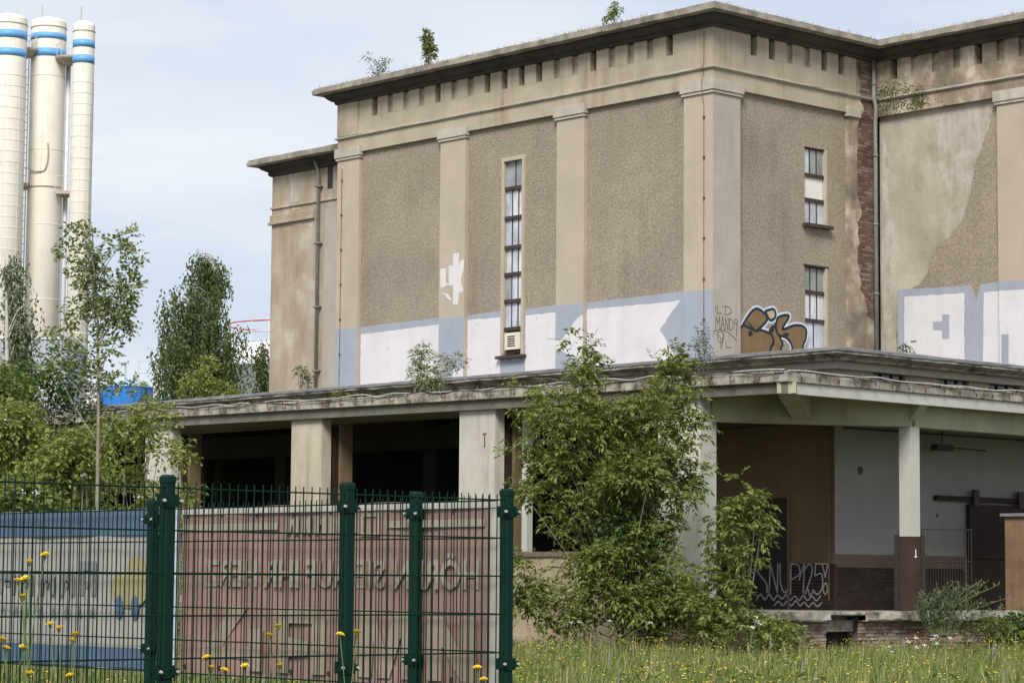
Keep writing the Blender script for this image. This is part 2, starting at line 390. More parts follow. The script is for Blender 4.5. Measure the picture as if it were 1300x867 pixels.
# --- recessed render panels
def panel(fr, u0, u1, z0, z1, hole=None, mat='render', d=.12):
    if hole is None: return fbox('render_panel', mat, W, fr, u0, u1, d, .4, z0, z1)
    a, b, c, e = hole; mb = MB()
    for (x0, x1, y0, y1) in ((u0, a, z0, z1), (b, u1, z0, z1), (a, b, z0, c), (a, b, e, z1)):
        if y1-y0 > .01:
            p, q = fr(x0, d, y0), fr(x1, .4, y1); mb.box(p[0], q[0], p[1], q[1], y0, y1)
    return mb.build('render_panel', mat, W)
panel(FRONT, -14.36, -10.67, ZB, 14.32); panel(FRONT, -4.745, -1.04, ZB, 14.32)
panel(FRONT, -9.58, -5.82, ZB, 14.32, (-8.14, -7.18, 7.78, 13.38))
# side face: panel with two windows
mb = MB()
for (u0, u1, z0, z1) in ((1.04, 3.72, ZB, 14.32), (4.63, 5.41, ZB, 14.32), (3.72, 4.63, 13.2, 14.32), (3.72, 4.63, 10.0, 11.08), (3.72, 4.63, ZB, 7.2)):
    mb.box(-.4, -.12, u0, u1, z0, z1)
mb.build('render_panel', 'render', W)
# --- frieze beams under the band
fbox('frieze_beam', 'frieze', W, FRONT, -15.4, -.003, 0, .4, 14.322, 14.77)
fbox('frieze_beam', 'frieze', W, SIDE, .004, 5.74, 0, .4, 14.322, 14.77)
fbox('frieze_beam', 'stainfrieze', W, WING, 0.0, 6, 0, .4, 14.35, 14.77)
path = [(-15.4, 6), (-15.4, 0), (0, 0), (0, 6.59), (6, 6.59), (6, 13)]
V, F = sweep(path, [(-.1, 14.77), (.03, 14.77), (.075, 14.80), (.075, 14.835), (.0, 14.86), (-.1, 14.86)], R, .006, .5)
meshobj('band_moulding', V, F, 'cap', W)
def frieze(fr, u0, u1, slots, mat, z0=14.861, zs=15.32, zt=15.9):
    fbox('frieze_course', mat, W, fr, u0, u1, 0, .4, z0, zs)
    x = u0; w2 = .125
    for u, deep in slots:
        fbox('frieze_block', mat, W, fr, x, u-w2, R.uniform(-.006, .004), .4, zs, zt)
        if not deep: fbox('blind_slot', mat, W, fr, u-w2, u+w2, .10, .38, zs+.01, zt)
        x = u+w2
    fbox('frieze_block', mat, W, fr, x, u1, 0.001, .4, zs, zt)
deepF = {0, 4, 7, 8, 9, 10, 13, 17}
frieze(FRONT, -15.4, -.004, sorted([(-1.56-.712*i, i in deepF) for i in range(18)]), 'frieze')
frieze(SIDE, .005, 5.74, [(1.57+.71*i, i in (0, 1, 4, 5)) for i in range(6) if i != 5]+[(5.12, True)], 'frieze')
frieze(WING, 0.0, 6.0, [(.63, True), (1.34, False), (2.05, False), (2.76, False), (3.47, True), (4.18, False), (4.89, False), (5.6, False)], 'stainfrieze')
fbox('corner_block', 'frieze', W, FRONT, -15.405, -14.42, -.035, .1, 14.865, 15.89)
# --- cornice
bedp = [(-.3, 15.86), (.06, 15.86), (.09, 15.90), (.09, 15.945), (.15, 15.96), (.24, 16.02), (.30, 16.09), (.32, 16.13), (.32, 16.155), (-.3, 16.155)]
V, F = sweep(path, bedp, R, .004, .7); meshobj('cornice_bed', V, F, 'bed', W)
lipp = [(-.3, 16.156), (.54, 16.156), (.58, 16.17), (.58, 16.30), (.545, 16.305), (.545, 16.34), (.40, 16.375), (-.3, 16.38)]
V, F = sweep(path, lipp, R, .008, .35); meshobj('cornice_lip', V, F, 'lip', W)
# --- broken corner with bare brick on the side face
def bedge(z):
    base = 5.78 if z > 11 else 5.78+(11-z)*.12
    if z > 14.3: base = 5.92
    return base+.10*math.sin(z*2.3)+.06*math.sin(z*7.1)+.04*math.sin(z*17)
fbox('corner_wall', 'mortar', W, SIDE, 5.74, 6.60, .03, .4, ZB, 15.9)
bk = bricks(SIDE, 5.74, 6.585, 8.2, 15.84, .03, R, lambda u, z: u > bedge(z)-.15 and (z > 8.6))
tag(bk.build('exposed_brickwork', 'brick', W), kind='stuff')
zs_ = [ZB]+[7.0+.14*i for i in range(64)]; zs_ = [z for z in zs_ if z < 15.9]
pts = [(5.74, ZB)]+[(min(6.585, max(5.76, bedge(z)+R.uniform(-.03, .03))) if z > 8.7 else 6.58, z) for z in zs_[1:]]+[(5.74, 15.85)]
fpoly('broken_plaster', 'stainfrieze', W, SIDE, pts, .03, .03)
# --- right wing wall
fbox('undercoat_wall', 'undercoat', W, WING, .0, 4.05, .15, .4, ZB, 14.35)
edge = [(3.81, 14.33), (3.80, 14.0), (3.70, 13.61), (3.5, 13.2), (3.42, 13.0), (3.24, 12.65), (3.08, 11.95), (2.83, 11.23), (2.45, 10.85), (1.95, 10.62), (1.75, 10.35), (1.62, 9.9), (1.35, 9.6), (.95, 9.5), (.62, 9.3), (.55, 8.4), (.6, ZB)]
e2 = []
for a, b in zip(edge[:-1], edge[1:]):
    n = max(1, int(math.hypot(b[0]-a[0], b[1]-a[1])/.06))
    for k in range(n): e2.append((a[0]+(b[0]-a[0])*k/n+R.uniform(-.022, .022), a[1]+(b[1]-a[1])*k/n+R.uniform(-.012, .012)))
e2.append(edge[-1])
fpoly('render_panel', 'render', W, WING, e2[::-1]+[(4.05, 14.33), (4.05, ZB)], .15, .032)
pale = [(3.77, 14.3), (3.68, 13.6), (3.40, 13.0), (3.2, 12.6), (3.05, 11.95), (2.8, 11.25), (2.43, 10.88), (2.2, 10.75), (2.1, 11.0), (2.3, 11.5), (2.35, 12.0), (2.05, 12.6), (1.75, 13.1), (1.5, 13.6), (1.9, 14.0), (2.3, 14.2), (2.9, 14.33)]
fpoly('pale_undercoat_patch', 'paleundercoat', W, WING, rough_edge(pale, R, .04, .08), .15, .005)
pale = [(.08, 13.9), (.3, 13.2), (.28, 12.2), (.45, 11.2), (.35, 10.2), (.42, 9.0), (.3, 7.2), (.08, 7.2)]
fpoly('pale_undercoat_patch', 'paleundercoat', W, WING, rough_edge(pale, R, .05, .09), .15, .004)
pw = fbox('pilaster', 'pilaster', W, WING, 4.05, 5.15, 0, .4, ZB, 14.35)
fbox('capital', 'cap', pw, WING, 3.97, 5.23, -.075, .13, 14.22, 14.5)
fbox('necking', 'cap', pw, WING, 4.0, 5.2, -.045, .12, 14.14, 14.22)
fbox('render_panel', 'render', W, WING, 5.15, 6.0, .12, .4, ZB, 14.35)
fbox('end_wall', 'render', W, lambda u, d, z: (5.995-d, u, z), 6.995, 13, 0, .28, ZB, 15.9)
# --- left wing, set back
fbox('wing_wall', 'wingplaster', W, LWING, -20.6, -15.0, 0, .4, ZB, 14.75)
MB().box(-20.6, -15.2, 1.9, 12, ZB, 14.75).build('wing_core', 'wingplaster', W)
wp = [(-20.6, 10), (-20.6, 1.5), (-15.0, 1.5)]
for prof, m in (([(-.1, 14.42), (.05, 14.42), (.1, 14.48), (.1, 14.56), (.28, 14.66), (.34, 14.72), (.34, 14.75), (-.1, 14.75)], 'bed'),
                ([(-.3, 14.752), (.56, 14.752), (.6, 14.77), (.6, 14.9), (.56, 14.91), (.56, 14.95), (.4, 14.99), (-.3, 15.0)], 'lip')):
    V, F = sweep(wp, prof, R, .008, .4); meshobj('wing_cornice' if m == 'lip' else 'wing_cornice_bed', V, F, m, W)
for z0, z1, o in ((13.36, 13.43, .05), (12.95, 13.17, .05), (12.86, 12.95, .1)):
    V, F = sweep([(-20.6, 6), (-20.6, 1.5), (-18.35, 1.5)] if z1 < 13.2 else wp, [(-.1, z0), (o, z0), (o, z1-.02), (o-.02, z1), (-.1, z1)], R, .004, .5); meshobj('string_course', V, F, 'wingplaster', W)
for pts_ in ([(-19.75, 14.4), (-19.2, 14.4), (-19.1, 13.9), (-19.2, 13.46), (-19.7, 13.46), (-19.6, 13.9)], [(-19.6, 13.33), (-19.2, 13.33), (-19.1, 13.19), (-19.5, 13.19)], [(-17.45, 13.9), (-17.0, 13.9), (-16.8, 13.46), (-17.4, 13.46)], [(-20.0, 12.82), (-18.4, 12.82), (-18.5, 12.6), (-19.2, 12.72)]):
    fpoly('pale_plaster_patch', 'paleundercoat', W, LWING, rough_edge(pts_, R, .05, .1), 0, .005)
fbox('wing_slot', 'iron', W, LWING, -17.76, -17.5, -.004, .1, 13.72, 14.42)
fbox('wing_panel', 'greyshadeplaster', W, LWING, -17.85, -15.2, -.03, .05, ZB, 13.1)
dp = MB().tube([(-18.05, 1.36, ZB), (-18.05, 1.36, 14.3), (-18.05, 1.2, 14.6)], .048, 8)
for z in (8, 10, 12, 13.8): dp.box(-18.13, -17.97, 1.28, 1.5, z, z+.05)
dp.build('downpipe', 'pipe', W, True)
dp = MB().tube([(.16, 6.36, 7.0), (.16, 6.36, 14.2), (.13, 6.42, 14.45), (.13, 6.42, 14.6), (.06, 6.42, 14.9), (.06, 6.42, 15.9)], .06, 8)
for z in (7.6, 9.4, 11.3, 13.2, 15.2): dp.tube([(.16 if z < 14.4 else .06, 6.36 if z < 14.4 else 6.42, z), (.16 if z < 14.4 else .06, 6.36 if z < 14.4 else 6.42, z+.06)], .075, 8)
dp.build('downpipe', 'pipe', W, True)
# lightning conductor on the corner pilaster and its clips
for (x, fr, u, d, zt) in ((0, FRONT, -.30, -.03, 15.8), (0, FRONT, -15.15, -.03, 13.9)):
    lc = MB().tube([fr(u, d, ZB), fr(u, d, 13.9)] + ([fr(u, -.11, 14.1), fr(u, -.11, 14.55), fr(u, d, 14.7), fr(u, -.11, 14.8), fr(u, d, 14.95), fr(u, d, zt)] if zt > 14 else []), .008, 5)
    c = lc.build('lightning_conductor', 'rust', W)
    for z in np.arange(7.2, 13.9, 1.05):
        p = fr(u, d, z); MB().box(p[0]-.025, p[0]+.025, p[1]-.02, p[1]+.03, z, z+.05).build('clip', 'rust', c)
# --- tall stair window
win = fbox('window', 'winframe', W, FRONT, -8.14, -8.03, .08, .4, 7.80, 13.38)
win['label'] = 'tall narrow stair window with brown transoms and a vent box at its foot'
fbox('jamb', 'winframe', win, FRONT, -7.27, -7.18, .05, .4, 7.80, 13.38)
fbox('lintel', 'winframe', win, FRONT, -8.03, -7.27, .05, .4, 13.27, 13.38)
fbox('sill', 'transom', win, FRONT, -8.22, -7.1, -.05, .4, 7.72, 7.80)
rows = [13.27, 12.5, 11.67, 10.84, 10.08, 9.33, 8.55]
for i, z in enumerate(rows[1:]): fbox('transom', 'transom', win, FRONT, -8.03, -7.27, .115, .4, z-.05, z+.05)
gl = ['glassA', 'glassB', 'glassC', 'glassA', 'glassB', 'glassC']
for i in range(6):
    z1 = rows[i]-(.05 if i else 0); z0 = rows[i+1]+.05; n = 2 if i == 0 else 3; cw = .76/n
    for k in range(n):
        u = -8.03+k*cw; g = gl[i] if R.random() < .45 else R.choice(['glassA', 'glassB', 'glassC', 'glassB'])
        if i == 0: g = 'glassA'
        if i == 5: g = 'glassC'
        fbox('pane', g, win, FRONT, u+.012, u+cw-.012, .185+R.uniform(-.006, .006), .3, z0, z1)
        if k: fbox('glazing_bar', 'transom', win, FRONT, u-.014, u+.014, .165, .38, z0, z1)
fbox('rusty_panel', 'rust', win, FRONT, -8.03, -7.27, .26, .38, 7.80, 8.50)
vb = MB(); p = FRONT; vb.box(-7.98, -7.36, .10, .27, 7.97, 8.44); ven = vb.build('vent_box', 'ac', win)
for k in range(5): fbox('louvre', 'iron', ven, FRONT, -7.86, -7.56, .09, .11, 8.06+k*.065, 8.09+k*.065)
nest = MB()
for k in range(60):
    a = (R.uniform(-8.0, -7.3), R.uniform(.05, .25), 7.81+R.random()*.1); nest.tube([a, (a[0]+R.uniform(-.15, .15), a[1]+R.uniform(-.05, .05), a[2]+R.uniform(-.02, .05))], .008, 3)
tag(nest.build('old_nest_twigs', 'iron', win), kind='stuff')
# --- two side windows
def side_window(rowsz, kinds, lab):
    w_ = fbox('window', 'winframe', W, SIDE, 4.555, 4.63, .10, .4, rowsz[-1]-.02, rowsz[0]); w_['label'] = lab
    fbox('lintel', 'transom', w_, SIDE, 3.72, 4.555, .2, .4, rowsz[0]-.05, rowsz[0])
    for i in range(len(rowsz)-1):
        z1 = rowsz[i]-.05; z0 = rowsz[i+1]+.05; kd = kinds[i]; n = kd[1]; cw = .835/n
        if i: fbox('transom', 'transom', w_, SIDE, 3.72, 4.555, .155, .4, rowsz[i]-.05, rowsz[i]+.05)
        for k in range(n):
            u = 3.72+k*cw
            fbox('pane', kd[0] if isinstance(kd[0], str) else kd[0][k], w_, SIDE, u+.012, u+cw-.012, .20+R.uniform(-.004, .004), .36, z0, z1)
            if k: fbox('glazing_bar', 'transom', w_, SIDE, u-.014, u+.014, .18, .38, z0, z1)
    return w_
w1 = side_window([13.2, 12.45, 11.78, 11.12], [(['glassC', 'glassD', 'glassD'], 3), ('board', 1), ('glassC', 3)], 'upper side window with a white board in its middle light')
fbox('sill', 'transom', w1, SIDE, 3.62, 4.72, -.05, .4, 11.03, 11.12)
side_window([10.0, 9.3, 8.54, 7.2], [('glassD', 3), ('glassB', 3), ('glassC', 2)], 'lower side window with tall milky panes')
fbox('sill_line', 'transom', W, SIDE, 3.66, 4.68, .10, .2, 9.985, 10.03)

# --- painted letters on the walls (flat paint, a few mm thick)
G = R
def paint(fr, pts, d, m, lay=1, name='wall_paint', amp=.014):
    return fpoly(name, m, W, fr, rough_edge(pts, G, amp), d, .003*lay+G.uniform(0, .0004))
for (a, b, d) in ((-15.4, -14.37, 0), (-10.67, -9.58, 0), (-5.82, -4.745, 0), (-1.04, -.003, 0)):
    paint(FRONT, [(a, ZB+.1), (b, ZB+.1), (b, 9.03), (a, 9.05)], d, 'pgrey', amp=.004)
for (a, b) in ((-14.36, -10.68), (-9.57, -8.15), (-7.17, -5.83), (-4.74, -1.05)):
    paint(FRONT, [(a, ZB+.1), (b, ZB+.1), (b, 9.08), (a, 9.05)], .12, 'pgrey', amp=.006)
paint(FRONT, [(-8.14, ZB+.1), (-7.18, ZB+.1), (-7.18, 7.71), (-8.14, 7.71)], .12, 'pgrey', amp=.003)
WP = 'painted_white_letter'
paint(FRONT, [(-14.32, ZB+.2), (-14.33, 8.83), (-10.71, 8.88), (-10.70, ZB+.2)], .12, 'pwhite', 2, WP)
paint(FRONT, [(-9.56, ZB+.2), (-9.56, 8.93), (-8.18, 8.90), (-8.16, ZB+.2)], .12, 'pwhite', 2, WP)
paint(FRONT, [(-7.15, ZB+.2), (-7.15, 8.87), (-5.85, 8.87), (-5.85, ZB+.2)], .12, 'pwhite', 2, WP)
paint(FRONT, [(-10.04, 7.1), (-9.59, 7.1), (-9.59, 7.56), (-10.04, 7.54)], 0, 'pwhite', 2, WP, .006)
paint(FRONT, [(-5.81, 8.08), (-5.56, 8.09), (-5.02, 8.61), (-4.76, 8.72), (-4.76, 7.38), (-5.15, 7.59), (-5.58, 7.79), (-5.7, 7.87), (-5.81, 7.84)], 0, 'pwhite', 2, WP)
paint(FRONT, [(-4.72, 8.87), (-1.63, 8.84), (-1.26, 8.85), (-1.46, 8.66), (-1.74, 8.39), (-2.0, 8.13), (-1.76, 7.82), (-1.43, 7.39), (-1.3, 6.7), (-4.72, 6.7)], .12, 'pwhite', 2, WP)
paint(FRONT, [(-3.55, 7.6), (-3.45, 7.85), (-3.1, 7.95), (-2.75, 8.0), (-2.62, 8.3), (-2.5, 7.95), (-2.2, 8.1), (-2.1, 7.9), (-2.15, 7.3), (-2.35, 7.2), (-2.4, 7.6), (-2.55, 7.4), (-2.7, 7.75), (-3.1, 7.8), (-3.4, 7.6)], .12, 'pghost', 3, 'faded_paint_mark', .02)
for q in ([(-10.07, 10.86), (-9.82, 10.86), (-9.84, 10.52), (-9.81, 9.79), (-9.84, 9.38), (-10.05, 9.39)],
          [(-10.62, 10.46), (-10.39, 10.47), (-10.38, 10.03), (-10.24, 10.0), (-10.26, 10.52), (-10.05, 10.51), (-10.04, 9.93), (-10.31, 9.97), (-10.61, 9.91)],
          [(-9.82, 10.5), (-9.75, 10.63), (-9.61, 10.64), (-9.63, 10.32), (-9.73, 10.11), (-9.71, 9.95), (-9.62, 9.78), (-9.74, 9.68), (-9.83, 9.79)],
          [(-10.61, 9.79), (-10.29, 9.72), (-10.11, 9.53), (-10.2, 9.52), (-10.33, 9.62), (-10.41, 9.7)]):
    paint(FRONT, q, 0, 'pwhite', 1+.3*len(q)/9, 'white_paint_splash', .012)
# right wing letters
paint(WING, [(.62, ZB+.1), (4.04, ZB+.1), (4.04, 9.47), (3.39, 9.46), (3.30, 9.2), (3.25, 9.0), (3.18, 9.2), (3.1, 9.45), (.62, 9.53)], .118, 'pgrey')
paint(WING, [(4.06, ZB+.1), (5.14, ZB+.1), (5.14, 9.42), (4.06, 9.46)], 0, 'pgrey', amp=.005)
paint(WING, [(.85, 9.32), (2.85, 9.26), (2.83, 6.9), (.82, 6.9)], .118, 'pwhite', 2, WP)
paint(WING, [(3.49, 9.23), (4.035, 9.23), (4.035, 6.9), (3.43, 6.9)], .118, 'pwhite', 2, WP, .006)
paint(WING, [(4.065, 9.22), (5.1, 9.18), (5.1, 6.9), (4.065, 6.9)], 0, 'pwhite', 2, WP, .005)
paint(WING, [(1.81, 8.57), (2.12, 8.56), (2.12, 8.75), (2.36, 8.73), (2.35, 8.08), (2.11, 8.1), (2.11, 8.33), (1.81, 8.35)], .118, 'pgrey', 3, 'letter_counter', .008)
paint(WING, [(4.13, 8.07), (4.36, 8.06), (4.34, 6.95), (4.12, 6.95)], 0, 'pgrey', 3, 'letter_counter', .006)
# gold graffiti piece on the side face (panel depth .12)
gp = W
S1 = [(1.28, 8.25), (1.54, 8.54), (1.78, 8.68), (2.04, 8.61), (2.2, 8.42), (1.82, 8.12), (1.73, 8.1), (1.31, 8.21)]
BD = [(1.05, 7.35), (1.03, 7.53), (1.02, 7.76), (1.12, 8.02), (1.28, 8.21), (1.73, 8.1), (1.97, 8.13), (2.35, 8.05), (2.44, 7.86), (2.32, 7.66), (2.3, 7.35)]
II = [(2.3, 8.14), (2.47, 8.28), (2.63, 8.07), (2.8, 7.86), (2.75, 7.71), (2.7, 7.35), (2.3, 7.35), (2.33, 7.67), (2.46, 7.86)]
IT = [(2.13, 8.64), (2.44, 8.72), (2.54, 8.59), (2.47, 8.47), (2.3, 8.43)]
KK = [(2.54, 8.32), (2.66, 8.53), (3.07, 8.59), (2.8, 8.22), (3.26, 8.35), (3.6, 8.36), (3.76, 8.25), (3.73, 8.02), (3.63, 7.82), (3.6, 7.35), (3.15, 7.35), (3.19, 7.77), (2.97, 8.0), (2.63, 8.07)]
def loop2(pts): 
    c = curve(pts+[pts[0]], 4); return c
ribbon([loop2(q) for q in (S1, BD, IT, KK)], .17, SIDE, .12, .0022).build('graffiti_glow', 'pblue', W)
for q, m in ((BD, 'pgold'), (S1, 'pgold'), (II, 'pgold'), (IT, 'pcream'), (KK, 'pgold')):
    fpoly('graffiti_letter_fill', m, W, SIDE, loop2(q)[:-1], .12, .0046+G.uniform(0, .0006))
ribbon([loop2(q) for q in (S1, BD, II, IT, KK)], .07, SIDE, .12, .0064).build('graffiti_outline', 'pblack', W)
for q in ([(1.40, 8.32), (1.5, 8.30), (1.74, 8.13), (1.70, 8.09)], [(1.44, 8.04), (1.56, 8.10), (1.66, 8.0), (1.50, 7.92)], [(2.30, 8.18), (2.48, 8.3), (2.46, 8.12), (2.33, 8.1)], [(2.8, 8.12), (3.08, 8.14), (2.98, 7.98)]):
    fpoly('graffiti_letter_shadow', 'pblack', W, SIDE, q, .12, .0090)
tagst = []
def st(x, z, s, L): tagst.extend([[(x+a*s, z+b*s) for a, b in q] for q in L])
st(.09, 8.42, .2, [[(0, .95), (0, .4)], [(.35, 1), (.3, 0), (1.1, .1)], curve([(1.2, 1), (2.4, 1.0), (3, .5), (2.3, .0), (1.6, .1)], 4), [(1.9, .95), (1.8, .3)]])
x0 = .09
st(x0, 8.02, .33, [[(0, 0), (.05, 1), (.25, .4), (.45, 1), (.5, 0)], [(.6, 0), (.8, 1), (1.0, 0)], [(.68, .4), (.93, .4)], [(1.1, 0), (1.12, .95), (1.4, 0), (1.45, .95)], curve([(1.6, .95), (1.6, .05), (1.95, .2), (2.0, .7), (1.6, .95)], 4), curve([(2.2, .9), (2.45, .9), (2.45, .55), (2.2, .6), (2.2, .9)], 3), [(2.45, .7), (2.4, -.4)]])
st(.02, 7.68, .3, [curve([(0, .9), (.7, 1.1), (1.6, 1.0), (2.3, .7), (2.9, .3)], 5), curve([(.4, .8), (.6, .1), (1.1, .1), (1.3, .8), (.8, .95), (.4, .8)], 4), curve([(.6, .7), (1.0, .2), (1.2, .8)], 3), [(.9, .1), (.8, -.5)], [(1.1, .1), (1.0, -.6)], [(1.5, .2), (1.6, -.4), (2.2, -.3)]])
ribbon(tagst, .013, SIDE, 0, .004).build('graffiti_tag', 'pblack', W)
# moss on the wet inner corner
mo = MB()
for k in range(900):
    u = abs(R.gauss(0, .75)); z = 14.95+R.gauss(0, .12) if R.random() < .5 else 14.55+R.gauss(0, .12)
    if k % 4 == 0: u, z = 1.45+R.gauss(0, .12), 14.6+R.gauss(0, .15)
    if u > 3: continue
    s = R.uniform(.01, .028); x, y, _ = WING(u+.02, -.004-(.075 if 14.76 < z < 14.87 else 0), z)
    mo.add([(x-s, y, z), (x+s*.6, y-.002, z-s*.8), (x+s, y-.003, z+s*.4), (x-s*.3, y-.002, z+s)], [(0, 1, 2, 3)])
tag(mo.build('moss', 'moss', W), kind='stuff')

# ================================================================== LOADING HALL
H = thing('loading_hall', 'low concrete loading hall with a wide canopy slab on piers', 'building')
xb, yb = 6.303, -2.755; xe, ye = 9.2, -7.72
def tilt(x): return .0082*max(0., xe-x)
# platform
ZP = .97
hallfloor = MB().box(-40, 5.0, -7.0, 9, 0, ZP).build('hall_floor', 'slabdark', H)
# platform edge with a broken hole (side edge x 8.95 and front)
pl = MB().box(5.0, 8.90, -8.05, -6.05, .80, ZP).box(5.0, 8.90, -4.85, 14, .80, ZP).box(5.0, 8.4, -6.05, -4.85, .803, ZP-.003)
pl.build('platform_slab', 'slab', H)
V, F = sweep([(5.0, -8.05), (8.9, -8.05), (8.9, -6.1)], [(-.2, .78), (.05, .78), (.08, .82), (.07, .985), (-.2, .99)], R, .02, .25); meshobj('platform_kerb', V, F, 'slab', H)
V, F = sweep([(8.9, -4.85), (8.9, 14)], [(-.2, .78), (.05, .78), (.08, .82), (.07, .985), (-.2, .99)], R, .02, .25); meshobj('platform_kerb', V, F, 'slab', H)
V, F = sweep([(8.9, -6.1), (8.9, -4.85)], [(-.5, .90), (-.02, .90), (.0, .93), (-.02, .985), (-.5, .99)], R, .025, .15); meshobj('platform_kerb', V, F, 'slab', H)
MB().box(5.0, 8.72, -8.0, -6.15, 0, .80).box(5.0, 8.72, -4.8, 14, 0, .80).box(5.0, 8.35, -6.15, -4.8, 0, .8).build('platform_core', 'mortar', H); box('hole_shade_sheet', 'shadedark', H, 8.351, 8.36, -6.14, -4.81, .01, .56)  # thin dark sheet painted as the shade inside the platform hole
PSIDE = lambda u, d, z: (8.78-d, u, z)
PFR = lambda u, d, z: (u, -8.05+d, z)
tag(bricks(PSIDE, -8.05, -5.98, 0, .78, .04, R, None, wear=.012).build('platform_brickwork', 'rubblebrick', H), kind='stuff')
tag(bricks(PSIDE, -4.9, 13, 0, .78, .04, R, lambda u, z: R.random() < .85, wear=.015).build('platform_brickwork', 'rubblebrick', H), kind='stuff')
tag(bricks(PFR, 5.0, 8.75, 0, .78, .04, R, None, wear=.012).build('platform_brickwork', 'rubblebrick', H), kind='stuff')
MB().box(8.4, 8.6, -6.0, -4.9, .56, .80).build('concrete_lintel', 'slab', H)
# block walls
fr_t = lambda u, d, z: (u, yb+d, z); fr_s = lambda u, d, z: (xb-d, u, z)
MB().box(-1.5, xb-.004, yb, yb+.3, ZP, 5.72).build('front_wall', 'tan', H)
MB().box(xb-.3, xb, yb+.003, 14, ZP, 5.72).build('side_wall', 'shadedwhite', H)
bw = tag(bricks(fr_t, -1.4, xb-.01, ZP+.01, 2.03, -.014, R, lambda u, z: not (3.75 < u < 4.93)).build('brick_dado', 'darkbrick', H), kind='stuff')
MB().box(-1.45, 3.72, yb-.014, yb-.001, ZP, 2.03).box(4.95, xb-.01, yb-.014, yb-.001, ZP, 2.03).build('dado_mortar', 'darkmortar', H)
tag(bricks(fr_s, yb+.02, 2.05, ZP+.01, 1.95, -.014, R).build('brick_dado', 'darkbrick', H), kind='stuff')
MB().box(xb+.001, xb+.014, yb+.01, 2.05, ZP, 1.95).build('dado_mortar', 'darkmortar', H)
MB().box(xb+.001, xb+.012, yb+.01, 2.05, 1.952, 2.245).build('dado_paint', 'dado', H)
box('corner_guard', 'brown', H, xb-.02, xb+.03, yb-.035, yb+.03, ZP, 2.0)
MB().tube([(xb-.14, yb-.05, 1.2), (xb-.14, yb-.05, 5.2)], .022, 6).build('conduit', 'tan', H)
dr = box('door', 'shadedark', H, 3.75, 4.9, yb-.03, yb+.02, ZP, 3.55)
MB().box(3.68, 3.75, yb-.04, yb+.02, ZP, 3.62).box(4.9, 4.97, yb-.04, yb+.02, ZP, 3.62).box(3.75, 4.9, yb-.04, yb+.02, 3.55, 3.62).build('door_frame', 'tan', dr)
# upper strip of the block above the canopy, with low dark windows
MB().box(-40, xb, yb, yb+.3, 5.9, 6.56).build('front_upstand', 'tanwall', H)
mb = MB(); wins = [(-1.37, -.17), (1.12, 2.29), (3.1, 4.36), (5.2, 6.4), (7.2, 8.4)]; y = yb+.3
for a, b in wins: box('side_upstand', 'tanwall', H, xb-.3, xb-.002, y, a, 5.9, 6.56); y = b
box('side_upstand', 'tanwall', H, xb-.3, xb-.002, y, 14, 5.9, 6.56)
for a, b in wins:
    wv = box('window', 'darkglass', H, xb-.14, xb-.10, a, b, 5.95, 6.47); MB().box(xb-.16, xb-.02, a, b, 5.9, 5.98).build('sill', 'slabdark', wv)
    for k in (1, 2): MB().box(xb-.12, xb-.06, a+(b-a)*k/3-.02, a+(b-a)*k/3+.02, 5.98, 6.47).build('glazing_bar', 'iron', wv)
V, F = sweep([(-40, yb), (xb, yb), (xb, 14)], [(-.2, 6.47), (.14, 6.47), (.14, 6.64), (-.2, 6.64)], R, .006, .6); meshobj('eaves_beam', V, F, 'greyshadeplaster', H)
V, F = sweep([(-40, yb), (xb, yb), (xb, 14)], [(-.2, 6.641), (.30, 6.641), (.34, 6.70), (.42, 6.72), (.50, 6.75), (.58, 6.77), (.58, 6.84), (-.2, 6.85)], R, .012, .3); meshobj('eaves_cornice', V, F, 'slab', H)
V, F = sweep([(-40, yb), (xb, yb), (xb, 14)], [(-.2, 6.851), (.56, 6.845), (.61, 6.83), (.61, 6.90), (.5, 6.925), (-.2, 6.93)], R, .008, .4); meshobj('roof_flashing', V, F, 'flashing', H)
MB().box(-40, xb-.2, yb+.1, 9, 6.80, 6.92).build('hall_roof', 'flashing', H)
MB().box(-40, -15.3, 9, 14, 6.80, 6.92).build('hall_roof', 'flashing', H)
# canopy slab: tilted front run and level side run
V, F = sweep([(-40, ye), (xe, ye), (xe, 14)], [(-5.4, 5.73), (-.05, 5.72), (0, 5.735), (.004, 5.93), (-.05, 5.96), (-5.4, 5.99)], R, .0, .5, tilt)
# (flat deck pieces; the fascia is swept separately)
def deck(x0, x1, y0, y1, z0, z1):
    return ([(x0, y0, z0+tilt(x0)), (x1, y0, z0+tilt(x1)), (x1, y1, z0+tilt(x1)), (x0, y1, z0+tilt(x0)), (x0, y0, z1+tilt(x0)), (x1, y0, z1+tilt(x1)), (x1, y1, z1+tilt(x1)), (x0, y1, z1+tilt(x0))],
            [(3, 2, 1, 0), (4, 5, 6, 7), (0, 1, 5, 4), (1, 2, 6, 5), (2, 3, 7, 6), (3, 0, 4, 7)])
mb = MB(); mb.add(*deck(-40, xb-.01, ye+.12, yb-.003, 5.74, 5.93)); mb.add(*deck(xb-.01, xe-.12, ye+.12, 14, 5.742, 5.932)); mb.build('canopy_slab', 'olive', H)
mb = MB(); mb.add(*deck(-40, xb-.01, ye+.28, yb-.003, 5.934, 5.95)); mb.add(*deck(xb-.01, xe-.28, ye+.28, 14, 5.936, 5.952)); mb.build('roof_felt', 'roofdirt', H)
V, F = sweep([(-40, ye), (xe, ye), (xe, 14)], [(-.3, 5.728), (-.03, 5.722), (0, 5.74), (.0, 5.93), (-.03, 5.955), (-.3, 5.965)], R, .009, .22, tilt); meshobj('canopy_edge', V, F, 'slab', H)
